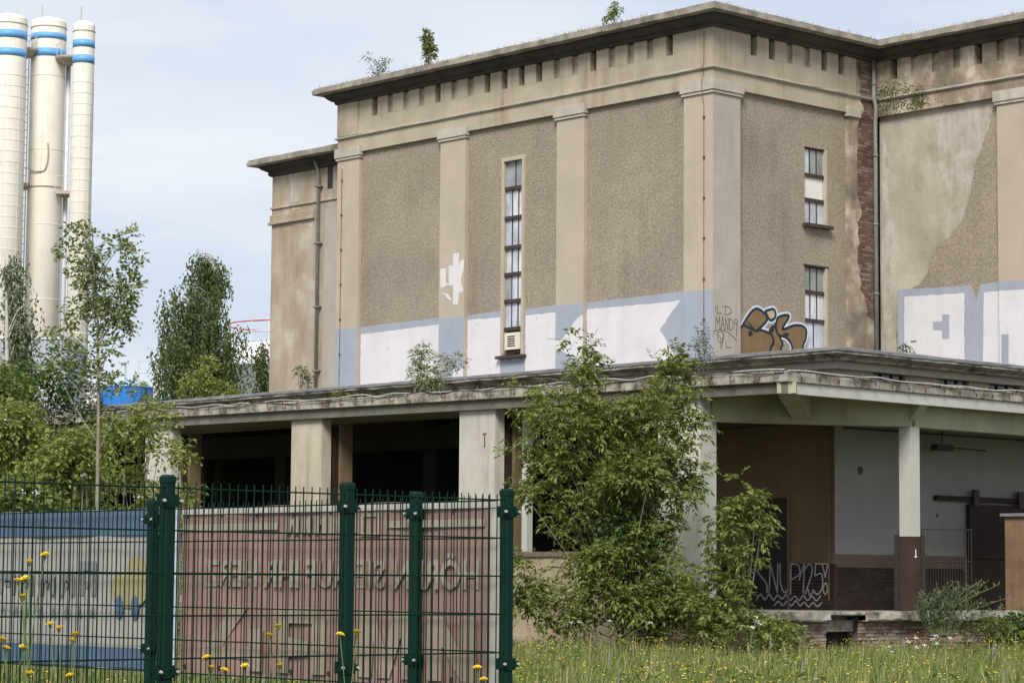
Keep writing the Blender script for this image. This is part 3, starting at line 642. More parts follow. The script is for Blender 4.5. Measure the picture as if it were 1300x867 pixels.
mb = MB(); mb.add(*deck(-40, xe-.225, ye+.10, ye+.36, 5.50, 5.724)); mb.add(*deck(xe-.225, xe-.052, ye+.06, ye+.09, 5.492, 5.72)); mb.build('front_edge_beam', 'slabdark', H)  # shading of the front beam's concrete put into its dark colour
MB().box(xe-.22, xe-.05, ye+.095, 14, 5.49, 5.721).build('side_edge_beam', 'white', H)
# piers
for i, x1 in enumerate((6.55, 0.0, -6.5, -13.05, -19.55, -26.1)):
    p = MB().box(x1-1.26, x1-.004, -7.5, -7.05 if i == 0 else -7.2, 0, 5.50+tilt(x1-.6)).build('pier', 'concrete' if i != 2 else 'tanpier', H)
    if i == 0: MB().box(x1-.004, x1+.004, -7.498, -7.0, 0, 5.5).build('white_face', 'white', p)
    else:
        MB().box(x1-.10, x1+.03, -7.12, -6.98, ZP, 5.45).build('door_guide', 'sliding', p)
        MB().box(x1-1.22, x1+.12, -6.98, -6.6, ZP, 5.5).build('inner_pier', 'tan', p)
box('post', 'white', H, .34, .52, -6.95, -6.77, ZP, 5.6)
MB().box(.5, 6.4, -6.9, -6.7, 5.22, 5.35).build('inner_rail', 'white', H)
MB().box(.5, 6.4, -6.92, -6.72, 5.36, 5.73).build('inner_beam', 'olive', H)
# infill parapets with brick copings between piers
for x0, x1 in ((-.06, 5.28), (-6.56, -1.28), (-13.1, -7.78), (-19.6, -14.33)):
    q = box('parapet', 'tanwall', H, x0, x1, -7.42, -7.22, 0, 2.14)
    n = int((x1-x0)/.13); me = None
    for k in range(n):
        if me is None:
            b0 = MB().box(0, .118, -7.47, -7.17, 2.14, 2.25).build('coping_brick', 'brick', q); me = b0.data; b0.location.x = x0+k*.13
        else:
            b1 = bpy.data.objects.new('coping_brick', me); COL.objects.link(b1); b1.parent = q; b1.location = (x0+k*.13, R.uniform(-.01, .01), R.uniform(-.006, .004))
# column and olive beams under the canopy
colm = MB().box(8.42, 8.74, -3.08, -2.76, 2.62, 5.03).build('column', 'white', H)
MB().box(8.415, 8.745, -3.085, -2.755, ZP, 2.62).build('column_foot', 'brown', colm)
MB().box(8.30, 8.42, -3.12, -3.0, ZP, 2.66).build('corner_rail', 'iron', colm); MB().box(8.70, 8.80, -2.75, -2.66, ZP, 2.66).build('corner_rail', 'iron', colm)
for q in ([(8.748, -2.93), (8.748, -2.89)],): pass
MB().box(8.7455, 8.749, -2.945, -2.915, 2.18, 2.34).box(8.7455, 8.7492, -2.97, -2.89, 2.16, 2.19).build('white_digit', 'board', colm)
box('column', 'white', H, 8.42, 8.74, 5.2, 5.52, ZP, 5.03)
def beam(a, b, w2, z0, z1, name='beam', mat='olive', z0b=None):
    a = Vector(a+(0,)); b = Vector(b+(0,)); d = (b-a).normalized(); n = Vector((-d.y, d.x, 0))*w2
    V = [a+n, a-n, b-n, b+n]; zb = z0 if z0b is None else z0b
    VV = [(v.x, v.y, (z0 if i < 2 else zb)) for i, v in enumerate(V)]+[(v.x, v.y, z1) for v in V]
    return meshobj(name, VV, [(3, 2, 1, 0), (4, 5, 6, 7), (0, 1, 5, 4), (1, 2, 6, 5), (2, 3, 7, 6), (3, 0, 4, 7)], mat, H)
beam((6.45, -7.1), (8.58, -2.92), .16, 5.035, 5.738)
beam((8.58, -2.9), (8.58, 14), .162, 5.03, 5.739)
beam((9.08, -7.6), (7.45, -5.2), .2, 5.50, 5.737, 'bracket', 'olive', 5.12)
beam((8.6, -2.92), (9.02, -2.92), .14, 5.05, 5.736, 'bracket', 'olive', 5.5)
beam((8.6, 5.36), (9.02, 5.36), .14, 5.05, 5.736, 'bracket', 'olive', 5.5)
V = [(8.5, -4.1, 5.034), (8.7, -4.1, 5.034), (8.7, -2.9, 4.86), (8.5, -2.9, 4.86)]
# hanging rail, lamps and pipes under the canopy
MB().tube([(6.42, yb+.2, 5.12), (6.42, 9, 5.12)], .025, 6).build('conduit', 'iron', H)
MB().tube([(2.6, yb-.15, 5.2), (6.2, yb-.15, 5.28)], .02, 6).build('conduit', 'iron', H)
lamp = box('lamp_box', 'iron', H, 5.55, 5.95, yb-.32, yb-.12, 5.20, 5.36); MB().tube([(5.75, yb-.2, 5.35), (5.75, yb-.2, 5.74)], .02, 6).build('hanger', 'iron', lamp)
lamp = box('lamp_box', 'iron', H, 6.6, 6.8, .4, 1.0, 4.72, 4.86); MB().tube([(6.7, 1.0, 4.8), (6.7, 2.4, 4.78)], .02, 5).build('arm', 'iron', lamp); MB().tube([(6.7, .7, 4.85), (6.7, .7, 5.74)], .015, 5).build('hanger', 'iron', lamp)
for (y, z, r) in ((-1.85, 4.17, .10), (1.0, 3.2, .05)):
    c = [(xb+.006, y+r*math.cos(t)*(1+.2*math.sin(3*t)), z+r*math.sin(t)) for t in np.linspace(0, 2*math.pi, 12, endpoint=False)]
    meshobj('wall_hole', c, [tuple(range(12))], 'iron', H)
# sliding door
sl = box('sliding_door', 'sliding', H, xb+.06, xb+.13, 2.08, 4.6, ZP+.02, 3.5)
MB().box(xb+.13, xb+.16, 2.08, 2.2, ZP+.02, 3.5).box(xb+.13, xb+.16, 4.48, 4.6, ZP+.02, 3.5).box(xb+.13, xb+.158, 2.2, 4.48, 2.2, 2.32).build('door_frame', 'sliding', sl)
MB().box(xb+.03, xb+.12, .85, 7.5, 3.56, 3.68).build('rail', 'sliding', sl)
for y in (2.2, 4.0): MB().box(xb+.12, xb+.2, y, y+.2, 3.45, 3.85).build('hanger', 'iron', sl)
# dark hall interior behind the piers
MB().box(-40, -1.5, 5.0, 5.3, ZP, 6.8).build('hall_back_wall', 'shadedark', H)
MB().box(-1.51, -1.2, yb+.3, 5.3, ZP, 6.8).build('hall_partition', 'shadedark', H)
MB().box(-40.3, -40, -7.7, 12, 0, 6.8).build('hall_end_wall', 'shadedark', H)
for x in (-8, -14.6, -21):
    box('hall_column', 'shadedark', H, x-.25, x+.25, -2.6, -2.1, ZP, 6.8)
MB().box(-40, -1.5, -2.9, -2.45, 5.1, 5.72).build('hall_beam', 'shadedark', H)
# hooks and cables along the canopy edge
hk = MB().tube(curve([(0, -.01, .02), (0, -.06, -.02), (.02, -.085, -.09), (.055, -.07, -.15), (.09, -.045, -.13), (.10, -.04, -.09)], 3), .012, 5)
h0 = hk.build('cable_hook', 'hook', H, True); hm = h0.data
def hook(x, y, z, rz, first=False):
    o = h0 if first else bpy.data.objects.new('cable_hook', hm)
    if not first: COL.objects.link(o); o.parent = H
    o.location = (x, y, z); o.rotation_euler = (R.uniform(-.2, .2), R.uniform(-.25, .25), rz+R.uniform(-.3, .3))
hook(8.9, ye, 5.93, 0, True)
x = 8.9
while x > -24:
    x -= .62+R.uniform(-.06, .06)
    if R.random() < .85: hook(x, ye-.005, 5.93+tilt(x), 0)
y = ye+.3
while y < 8:
    hook(xe+.005, y, 5.92, math.pi/2); y += .60
def cablerun(p, q, n, sag, z, rad=.014):
    pts = []
    for k in range(n+1):
        f = k/n; b = [p[i]+(q[i]-p[i])*f for i in range(2)]
        pts.append((b[0]+R.uniform(-.03, .03), b[1]+R.uniform(-.03, .03), z+tilt(b[0])+R.uniform(-sag, sag*.6)))
    return MB().tube(curve(pts, 3), rad, 5)
cablerun((xe-.1, ye+.02), (-24, ye+.02), 60, .05, 6.0).build('cable', 'cable', H, True)
cablerun((xe-.05, ye-.03), (-24, ye-.03), 46, .07, 5.96, .011).build('cable', 'iron', H, True)
cablerun((xe+.02, ye), (xe+.02, 10), 30, .03, 5.97, .014).build('cable', 'cable', H, True)
cablerun((xe+.05, ye), (xe+.05, 10), 22, .05, 5.95, .01).build('cable', 'iron', H, True)
# tags on the dado: SNUP125
stt = []
def s2(x, s, L): stt.extend([[(x+a*s*.55, 1.36+b*s) for a, b in q] for q in L])
hh = .66
s2(3.95, hh, [curve([(.9, .85), (.5, 1), (.1, .75), (.5, .5), (.85, .3), (.9, 0)], 4)])
s2(4.34, hh, [[(0, 0), (.1, 1), (.7, 0), (.75, 1)]])
s2(4.68, hh, [curve([(0, 1), (.05, .3), (.4, 0), (.75, .3), (.75, 1)], 4)])
s2(4.98, hh, [[(.05, -.05), (.1, 1)], curve([(.1, 1), (.7, .95), (.8, .65), (.1, .45)], 4)])
s2(5.22, hh, [[(.1, .45), (.55, 1), (.45, 0)]])
s2(5.40, hh, [curve([(.1, .8), (.45, 1), (.7, .75), (.1, -.05)], 4), curve([(.1, -.05), (.3, .15), (.5, -.1), (.8, .1)], 4)])
s2(5.66, hh, [[(.8, 1), (.25, 1), (.2, .6)], curve([(.2, .6), (.75, .65), (.8, .2), (.4, -.05), (.05, .1)], 4)])
s2(5.95, hh, [[(0, 1), (.25, .55), (.45, 1), (0, 1)], curve([(.25, .35), (.05, .15), (.25, -.05), (.45, .12), (.3, .35)], 4)])
for zz, xs, xe_ in ((1.24, 3.95, 6.15), (1.10, 4.5, 6.15)):
    stt.append(curve([(xs+k*.13, zz+(.06 if k % 2 else -.05)+R.uniform(-.02, .02)) for k in range(int((xe_-xs)/.13))], 4))
ribbon(stt, .035, fr_t, -.03, .004).build('graffiti_tag', 'chalk', H)
# rust stain anchor on the pier
MB().box(-.42, -.30, -7.512, -7.499, 5.0, 5.03).box(-.375, -.345, -7.513, -7.5, 4.7, 5.0).build('iron_anchor', 'rust', H)

# mesh railing panel standing on the platform
gate = thing('railing_panel', 'thin wire railing panel leaning between the brown column and sliding door', 'railing', (8.5, -2.4, ZP))
for y in (0.0, 1.8): MB().tube([(0, y, 0), (0, y, 1.88)], .012, 6).build('post', 'iron', gate)
for z in (.4, 1.1, 1.82): MB().tube([(0, 0, z), (0, 1.8, z+.03)], .011, 5).build('rail', 'iron', gate)
vw = MB().tube([(0, 0, .3), (0, 0, 1.84)], .006, 4).build('wire', 'iron', gate); vw.location.y = .1
for k in range(2, 18):
    o = bpy.data.objects.new('wire', vw.data); COL.objects.link(o); o.parent = gate; o.location.y = k*.1
# small brick shed on the platform
sh = thing('brick_shed', 'small brown rendered shed with a flat roof on the loading platform', 'shed', (8.6, 2.3, ZP))
MB().box(-.28, .3, -1.38, 1.6, 0, 2.18).build('wall', weathered('brown_shed_render', (.20, .13, .082), .25, 2, .5, bs=10, bstr=.6), sh)
V, F = sweep([(-.8, 1.65), (-.8, -.9), (.8, -.9), (.8, 1.65)], [(-.75, 2.18), (.06, 2.18), (.06, 2.25), (-.75, 2.32)], R, .01, .3)
MB().box(-.36, .36, -1.46, 1.65, 2.181, 2.25).build('roof', 'flashing', sh)

# ================================================================== FENCES
FC = (33.685, -38.108)
def fence(name, label, axis, posts, length, label_group=None):
    root = thing(name, label, 'fence', (FC[0], FC[1], 0))
    pt = (lambda s: (0, -s)) if axis == 'y' else (lambda s: (-s, 0))
    vm = None; hm = {}
    for s in (posts if axis == 'y' else posts[1:]):
        x, y = pt(s); r = .03
        pm = MB(); 
        c = [(x-r, y-r*.7), (x-r*.7, y-r), (x+r*.7, y-r), (x+r, y-r*.7), (x+r, y+r*.7), (x+r*.7, y+r), (x-r*.7, y+r), (x-r, y+r*.7)]
        pm.add([(a, b, 0) for a, b in c]+[(a, b, 2.05) for a, b in c], [(i, (i+1) % 8, (i+1) % 8+8, i+8) for i in range(8)]+[tuple(range(8, 16))])
        p = pm.build('post', 'green', root)
        cc = [(x+(a-x)*1.12, y+(b-y)*1.12) for a, b in c]
        MB().add([(a, b, 2.045) for a, b in cc]+[(a, b, 2.07) for a, b in cc]+[(x+(a-x)*.7, y+(b-y)*.7, 2.082) for a, b in cc],
                 [(i, (i+1) % 8, (i+1) % 8+8, i+8) for i in range(8)]+[(i+8, (i+1) % 8+8, (i+1) % 8+16, i+16) for i in range(8)]+[tuple(range(16, 24))]).build('cap', 'green', p)
        for z in (1.96, 1.16, .4):
            st = MB().box(x-.037, x+.037, y-.037, y+.037, z-.03, z+.03).build('clamp', 'green', p)
            for q in (-1, 1):
                b = (x+.041, y+q*.048, z) if axis == 'y' else (x+q*.048, y-.041, z)
                e = (x+.052, y+q*.048, z) if axis == 'y' else (x+q*.048, y-.052, z)
                MB().tube([b, e], [.0085, .007], 8).build('bolt', 'bolt', p)
                if axis == 'y': MB().box(x+.018, x+.042, y+q*.036-.02, y+q*.036+.02, z-.016, z+.016).build('clamp', 'green', p)
                else: MB().box(x+q*.036-.02, x+q*.036+.02, y-.042, y-.018, z-.016, z+.016).build('clamp', 'green', p)
    off = .022
    for a, b in zip(posts[:-1], posts[1:]):
        pan = thing('panel', None, None); pan.parent = root
        xa, ya = pt(a); xb_, yb_ = pt(b)
        ox, oy = (off, 0) if axis == 'y' else (0, -off)
        for k in range(11):
            z = 2.02-.2*k
            if z < .05: continue
            MB().tube([(xa+ox, ya+oy, z), (xb_+ox, yb_+oy, z)], .0045, 6).build('horizontal_wire', 'green', pan)
        s = a+.05
        while s < b-.03:
            if vm is None: vm = MB().tube([(0, 0, .05), (0, 0, 2.05)], .0032, 6); vm_ = bpy.data.meshes.new('vertical_wire'); vm_.from_pydata(vm.V, [], vm.F); vm_.materials.append(MAT['green'])
            o = bpy.data.objects.new('vertical_wire', vm_); COL.objects.link(o); o.parent = pan
            x, y = pt(s); o.location = (x+ox*1.38, y+oy*1.38, 0); o.rotation_euler = (R.uniform(-.001, .001), R.uniform(-.001, .001), 0)
            s += .05
    return root
fence('wire_mesh_fence', 'green double rod fence with closely spaced posts standing in front of the banners', 'y', [0, 1.09, 2.18, 3.4, 4.6], 4.6)
fence('banner_fence', 'green wire mesh fence that carries the red and the blue banner', 'x', [.06, .74, 3.27, 5.78, 8.28], 8.3)
# banners on the far side of the back fence, printed face away so the print shows through mirrored
YB = FC[1]+.035
def cloth(name, label, x0, x1, m):
    root = thing(name, label, 'banner', ((x0+x1)/2, YB, 1.0))
    nx, nz = 40, 8; V = []; F = []
    for j in range(nz+1):
        for i in range(nx+1):
            x = x0+(x1-x0)*i/nx; z = 1.02+1.01*j/nz
            V.append((x-(x0+x1)/2, .006*math.sin(x*5)+.004*math.sin(x*13+j), z-1.0-(.012*math.sin(i/nx*math.pi*3)**2 if j in (0, nz) else 0)))
    for j in range(nz):
        for i in range(nx): a = j*(nx+1)+i; F.append((a, a+1, a+nx+2, a+nx+1))
    n = len(V); V += [(v[0], v[1]+.003, v[2]) for v in V]; F += [tuple(i+n for i in f[::-1]) for f in F]
    c = meshobj('sheet', V, F, m, root, True)
    ey = MB()
    k = 0
    for i in range(9):
        x = x0+.06+(x1-x0-.12)*i/8-(x0+x1)/2
        for z in (.06, .98): MB().tube([(x, -.012, z), (x, -.006, z)], .014, 8).build('eyelet', 'iron', root)
    return root, (x0+x1)/2
def bprint(root, cx, name, mat, pts, lay=0):
    """print patch on a banner; pts are (s from the fence corner, z)"""
    V = [(FC[0]-s-cx, -.013-.0012*lay, z-1.0) for s, z in pts]; n = len(V)
    o = meshobj(name, V+[(v[0], v[1]+.001, v[2]) for v in V], [tuple(range(n))]+[(i, i+n, (i+1) % n+n, (i+1) % n) for i in range(n)], mat, root)
    import bmesh
    bm = bmesh.new(); bm.from_mesh(o.data); bmesh.ops.triangulate(bm, faces=[f for f in bm.faces if len(f.verts) > 4]); bm.to_mesh(o.data); bm.free()
    return o
def btext(root, cx, txt, s0, s1, z0, z1, mat, mirror=True, bold=.026):
    cu = bpy.data.curves.new('t', 'FONT'); cu.body = txt; cu.size = 1; cu.offset = bold; cu.resolution_u = 2
    o = bpy.data.objects.new('t', cu); COL.objects.link(o)
    dg = bpy.context.evaluated_depsgraph_get(); me = bpy.data.meshes.new_from_object(o.evaluated_get(dg)); bpy.data.objects.remove(o)
    P = np.array([v.co[:] for v in me.vertices]); mn = P.min(0); mx_ = P.max(0)
    for v, p in zip(me.vertices, P):
        f = (p[0]-mn[0])/(mx_[0]-mn[0]); g = (p[1]-mn[1])/(mx_[1]-mn[1])
        s = (s0+(s1-s0)*f) if mirror else (s1+(s0-s1)*f)
        v.co = (FC[0]-s-cx, -.0145, z0+(z1-z0)*g-1.0)
    me.materials.clear(); me.materials.append(MAT[mat] if isinstance(mat, str) else mat)
    ob = bpy.data.objects.new('lettering', me); COL.objects.link(ob); ob.parent = root; return ob
def banner_mat(name, col, var=.08):
    return weathered(name, col, var, 3, .25, (.7, .68, .65), bs=4, bstr=.15, rough=.6)
mred = banner_mat('faded_red_banner', (.30, .19, .165), .16); mcream = banner_mat('cream_print', (.335, .30, .235)); mbw = banner_mat('grey_white_banner', (.36, .35, .33))
mblue = banner_mat('faded_blue_print', (.09, .14, .22)); myel = banner_mat('faded_yellow_print', (.33, .30, .16)); mgrey = banner_mat('dark_grey_print', (.22, .225, .23)); mlb = banner_mat('pale_blue_hem', (.48, .54, .64))
mbig = banner_mat('faded_cream_print', (.33, .265, .205))
rb, cx = cloth('red_banner', 'faded red banner with mirrored cream lettering tied behind the fence', FC[0]-3.0, FC[0]-.05, mred)
btext(rb, cx, 'HÖREN SIE AUF IHR HERZ', .24, 2.74, 1.545, 1.745, mcream)
bprint(rb, cx, 'stripe', mcream, [(2.98, 1.885), (2.02, 1.885), (2.02, 1.925), (2.98, 1.925)])
bprint(rb, cx, 'stripe', mcream, [(1.02, 1.885), (.2, 1.885), (.2, 1.925), (1.02, 1.925)])
bprint(rb, cx, 'hem', banner_mat('grey_hem', (.42, .40, .37)), [(2.99, 1.985), (.06, 1.985), (.06, 2.022), (2.99, 2.022)])
bprint(rb, cx, 'hem', banner_mat('grey_hem_side', (.42, .40, .37)), [(.16, 1.03), (.06, 1.03), (.06, 1.98), (.16, 1.98)])
# row of small illegible letters and a square mark in the heading
for i, (a, b) in enumerate(((1.94, 1.82), (1.79, 1.70), (1.67, 1.56), (1.53, 1.42), (1.40, 1.29))):
    bprint(rb, cx, 'letter_mark', mcream, [(a, 1.86), (a-.04, 1.86), ((a+b)/2, 1.92), (b+.04, 1.86), (b, 1.86), (b, 1.96), (b+.035, 1.96), ((a+b)/2, 1.94), (a-.035, 1.96), (a, 1.96)])
for q in ([(1.25, 1.84), (1.08, 1.84), (1.08, 1.86), (1.25, 1.86)], [(1.25, 1.95), (1.08, 1.95), (1.08, 1.97), (1.25, 1.97)], [(1.25, 1.86), (1.225, 1.86), (1.225, 1.95), (1.25, 1.95)], [(1.105, 1.86), (1.08, 1.86), (1.08, 1.95), (1.105, 1.95)]):
    bprint(rb, cx, 'square_mark', mcream, q)
# big letters at the foot
for q in ([(2.45, 1.43), (2.30, 1.43), (2.55, 1.19), (2.28, 1.19), (2.28, 1.30), (2.15, 1.30), (2.15, 1.05), (2.28, 1.05), (2.28, 1.12), (2.75, 1.12), (2.75, 1.18)],
          [(2.02, 1.43), (1.62, 1.43), (1.55, 1.36), (1.55, 1.05), (1.68, 1.05), (1.68, 1.34), (1.90, 1.34), (1.90, 1.26), (1.72, 1.24), (1.72, 1.16), (1.90, 1.14), (1.90, 1.05), (2.02, 1.05)],
          [(1.24, 1.43), (1.12, 1.43), (1.02, 1.2), (.94, 1.43), (.76, 1.43), (.76, 1.05), (.88, 1.05), (.88, 1.3), (.98, 1.05), (1.08, 1.05), (1.12, 1.26), (1.14, 1.05), (1.26, 1.05)],
          [(.66, 1.40), (.54, 1.40), (.38, 1.2), (.38, 1.40), (.26, 1.40), (.26, 1.05), (.38, 1.05), (.54, 1.24), (.54, 1.05), (.66, 1.05)]):
    bprint(rb, cx, 'big_letter_mark', mbig, q)
bb, cx = cloth('blue_banner', 'pale grey banner with blue borders and a yellow emblem tied behind the fence', FC[0]-5.9, FC[0]-3.03, mbw)
bprint(bb, cx, 'border_stripe', mblue, [(5.88, 1.865), (3.12, 1.865), (3.12, 2.02), (5.88, 2.02)])
bprint(bb, cx, 'border_stripe', mblue, [(5.88, 1.03), (3.12, 1.03), (3.12, 1.155), (5.88, 1.155)])
bprint(bb, cx, 'hem', mlb, [(3.11, 1.03), (3.04, 1.03), (3.04, 2.02), (3.11, 2.02)])
lm = [(3.93, 4.12, True), (4.18, 4.36, False), (4.42, 4.6, False), (4.68, 4.86, False), (4.9, 5.1, False), (5.16, 5.3, False)]
for a, b, tall in lm:
    z1 = 1.70 if tall else 1.62
    bprint(bb, cx, 'letter_mark', mgrey, [(b, 1.48), (b-.05, 1.48), (b-.05, z1-.06), (a+.05, z1-.06), (a+.05, 1.48), (a, 1.48), (a, z1), (b, z1)])
    bprint(bb, cx, 'letter_mark', mgrey, [(b-.07, 1.53), (a+.07, 1.53), (a+.07, 1.57), (b-.07, 1.57)])
for k in range(9):
    a = 3.93+k*.155; bprint(bb, cx, 'letter_mark', mgrey, [(a+.06, 1.34), (a+.04, 1.34), (a+.03, 1.38), (a+.02, 1.34), (a, 1.34), (a+.02, 1.41), (a+.04, 1.41)])
yel = curve([(3.72, 1.45), (3.76, 1.52), (3.70, 1.62), (3.60, 1.60), (3.57, 1.68), (3.50, 1.73), (3.40, 1.70), (3.36, 1.58), (3.37, 1.46), (3.5, 1.41), (3.62, 1.41), (3.72, 1.45)], 4)[:-1]
bprint(bb, cx, 'emblem', myel, yel)
for c in (3.655, 3.48):
    bprint(bb, cx, 'emblem_oval', mblue, [(c+.045*math.cos(t), 1.41+.075*math.sin(t)) for t in np.linspace(0, 2*math.pi, 16, endpoint=False)], 1)

# ================================================================== FAR INDUSTRIAL STRUCTURES
mcem = weathered('cream_silo_panel', (.78, .74, .665), .06, .15, .5, (.72, .66, .56), bs=1, bstr=.05, rough=.7)
msb = plain('silo_blue_band', (.12, .34, .64), .5, 0, .05, 1); msw = plain('pale_grey_steel', (.55, .57, .60), .5, 0, .08, 1); mseam = plain('silo_seam', (.66, .62, .56), .8, 0, .1, 1); mjoint = plain('silo_joint', (.40, .36, .28), .8, 0, .1, 1)
mrail = plain('cream_handrail', (.62, .60, .52), .6, 0, .1, 1)
def silo(label, loc, r, zt, joint, vjoint, b1, b2):
    s = thing('storage_silo', label, 'silo', (loc[0], loc[1], 0), group='silos of the works behind the trees')
    prof = [(r*1.0, 0), (r, zt-.3), (r*.97, zt-.1), (r*.5, zt+.15), (.1, zt+.25)]
    MB().lathe(prof, 40).build('shell', mcem, s, True)
    for a, b in (b1, b2): MB().lathe([(r, a), (r+.03, a+.001), (r+.03, b-.001), (r, b)], 40).build('blue_band', msb, s, True)
    z = b1[0]-1.6
    while z > 4:
        MB().lathe([(r, z), (r+.02, z+.002), (r+.02, z+.07), (r, z+.072)], 40).build('ring_joint', mseam, s); z -= joint
    if vjoint:
        for k in range(7):
            t = k*math.pi/3.5+.2
            o = MB().box(-.03, .03, -.02, .02, 4, b1[0]-1.6).build('seam', mseam, s)
            o.location = ((r+.005)*math.cos(t), (r+.005)*math.sin(t), 0); o.rotation_euler = (0, 0, t+math.pi/2)
    MB().lathe([(r, zt-.75), (r+.05, zt-.74), (r+.05, zt-.68), (r, zt-.67)], 40).build('rim', mjoint, s)
    return s
k = .0625
sL = silo('cream ringed silo with blue bands partly cut by the picture edge beside the central silo', (-131.04, 58.55), 1.42, 46.5, .88, True, (43.1, 43.7), (44.55, 45.2))
sC = silo('thicker smooth cream silo with ladders between two thinner ringed silos', (-131.46, 62.51), 1.42, 46.9, 6.1, False, (43.7, 44.35), (45.15, 45.65))
sR = silo('thinner cream ringed silo with blue bands on the building side of the central silo', (-126.95, 62.98), .86, 46.0, .88, True, (42.65, 43.3), (43.95, 44.55))
# ladder, cage and pipes on the central silo (local frame turned to the view)
lad = thing('access_ladder', 'caged steel ladder with round platforms climbing beside the central silo', 'ladder', (-131.46, 62.51, 0), math.pi/2-A)
for x in (-1.78, -1.38): MB().tube([(x, -1.0, 5), (x, -1.0, 44.2)], .05, 5).build('rail', mrail, lad)
for i in range(60): MB().tube([(-1.78, -1.0, 6+i*.62), (-1.38, -1.0, 6+i*.62)], .035, 4).build('rung', mrail, lad)
for x, z0, z1, rr in ((-2.15, 5, 32.6, .17), (-1.95, 5, 44, .1), (1.62, 5, 44, .2), (2.05, 5, 43.5, .1)):
    MB().tube([(x, .3, z0), (x, .3, z1)], rr, 8).build('pipe', msw, lad, True)
for cx_, z in ((-1.72, 44.1), (1.95, 43.5)):
    MB().lathe([(.5, z-.5), (1.15, z-.1), (1.2, z), (1.2, z+.12), (.3, z+.15)], 20, (cx_, -1.0)).build('round_platform', mjoint, lad)
    for t in np.linspace(0, 2*math.pi, 12, endpoint=False): MB().tube([(cx_+1.1*math.cos(t), -1.0+1.1*math.sin(t), z+.1), (cx_+1.1*math.cos(t), -1.0+1.1*math.sin(t), z+1.1)], .025, 4).build('stanchion', mrail, lad)
    MB().tube([(cx_+1.1*math.cos(t), -1.0+1.1*math.sin(t), z+1.1) for t in np.linspace(0, 2*math.pi, 25)], .025, 4).build('handrail', mrail, lad)
for x0, x1, z in ((-2.5, -1.1, 33.2), (1.1, 2.5, 32.6)):
    MB().box(x0, x1, -1.5, .6, z-.25, z).build('gantry', mjoint, lad)
    for x in (x0, x1): MB().tube([(x, -1.5, z), (x, -1.5, z+1.2)], .03, 4).build('stanchion', mrail, lad)
    MB().tube([(x0, -1.5, z+1.2), (x1, -1.5, z+1.2)], .03, 4).build('handrail', mrail, lad)
MB().tube(curve([(-1.3, -1.0, 34.5), (-.6, -1.46, 34.2), (.2, -1.46, 34.3), (.45, -1.44, 35.5), (.4, -1.44, 36.5)], 4), .06, 5).build('hose', mjoint, lad)
MB().tube([(1.45*math.sin(t), -1.45*math.cos(t), 33.0) for t in np.linspace(-1.3, 1.3, 14)], .06, 5).build('pipe_ring', mjoint, lad)
for x in (-.6, 2.6): MB().tube([(x, 0, 44 if x > 2 else 46.8), (x, 0, 48.1)], .03, 4).build('mast', mjoint, lad)
for p in lad.children:
    if p.name.startswith('mast') and False: pass
# white tank with red rail
tk = thing('white_storage_tank', 'large white storage tank with a red topped guard rail behind the birch', 'tank', (-59.93, 32.38, 0))
mtw = plain('white_tank_paint', (.70, .71, .73), .5, 0, .04, .5)
MB().lathe([(3, 0), (3, 12.4), (3.08, 12.42), (3.08, 12.6), (3, 12.62), (3, 13.5), (0.2, 13.9)], 48).build('shell', mtw, tk, True)
MB().lathe([(3.05, 12.4), (3.12, 12.41), (3.12, 12.5), (3.05, 12.51)], 48).build('rim', msw, tk)
mredr = plain('red_rail', (.5, .06, .05), .5)
for t in np.linspace(0, 2*math.pi, 20, endpoint=False): MB().tube([(3.05*math.cos(t), 3.05*math.sin(t), 12.5), (3.05*math.cos(t), 3.05*math.sin(t), 14.6)], .035, 4).build('stanchion', msw, tk)
for z, m in ((14.6, mredr), (14.05, msw)): MB().tube([(3.05*math.cos(t), 3.05*math.sin(t), z) for t in np.linspace(0, 2*math.pi, 41)], .035, 4).build('handrail', m, tk)
# blue corrugated tank
def corr_tank(name, label, loc, r, zt, mat):
    t = thing(name, label, 'tank', (loc[0], loc[1], 0)); n = 96; V = []; F = []
    for z in (0, zt):
        for k_ in range(n):
            rr = r*(1+.012*(1 if (k_//2) % 2 else -1)); V.append((rr*math.cos(2*math.pi*k_/n), rr*math.sin(2*math.pi*k_/n), z))
    F = [(k_, (k_+1) % n, (k_+1) % n+n, k_+n) for k_ in range(n)]
    meshobj('shell', V, F, mat, t)
    MB().lathe([(r*1.04, zt-.02), (r*1.04, zt+.03), (.25, zt+.36), (.2, zt+.37)], 40).build('roof', plain('pale_blue_roof', (.30, .48, .68), .5), t)
    MB().lathe([(.13, zt+.3), (.13, zt+1.15), (.26, zt+1.16), (.26, zt+1.28), (.05, zt+1.3)], 14, (-.15, 0)).build('vent', msw, t)
    for a in (.6, 1.1, 1.6): MB().tube([(a, -.2, zt+.05), (a, -.2, zt+1.3)], .025, 4).build('stanchion', msw, t)
    for z in (zt+1.3, zt+.7): MB().tube([(.6, -.2, z), (1.6, -.2, z)], .025, 4).build('handrail', msw, t)
    return t
corr_tank('blue_tank', 'bright blue corrugated round tank with a vent, seen past the young poplar', (-57.11, 20.69), 1.26, 10.6, plain('tank_blue', (.02, .17, .52), .45, 0, .06, 2)).rotation_euler = (0, 0, math.pi/2-A)
corr_tank('teal_tank', 'dark teal round tank mostly hidden by the birch', (-60.03, 24.9), .5, 10.3, plain('tank_teal', (.03, .13, .2), .5, 0, .06, 2))
gb = thing('grey_shed_building', 'grey corrugated metal building at the foot of the silos', 'building', (-85.07, 34.63, 0), math.pi/2-A)
mgm = plain('grey_corrugated', (.36, .38, .43), .5, 0, .05, .5)
V = []; F = []
n = 60
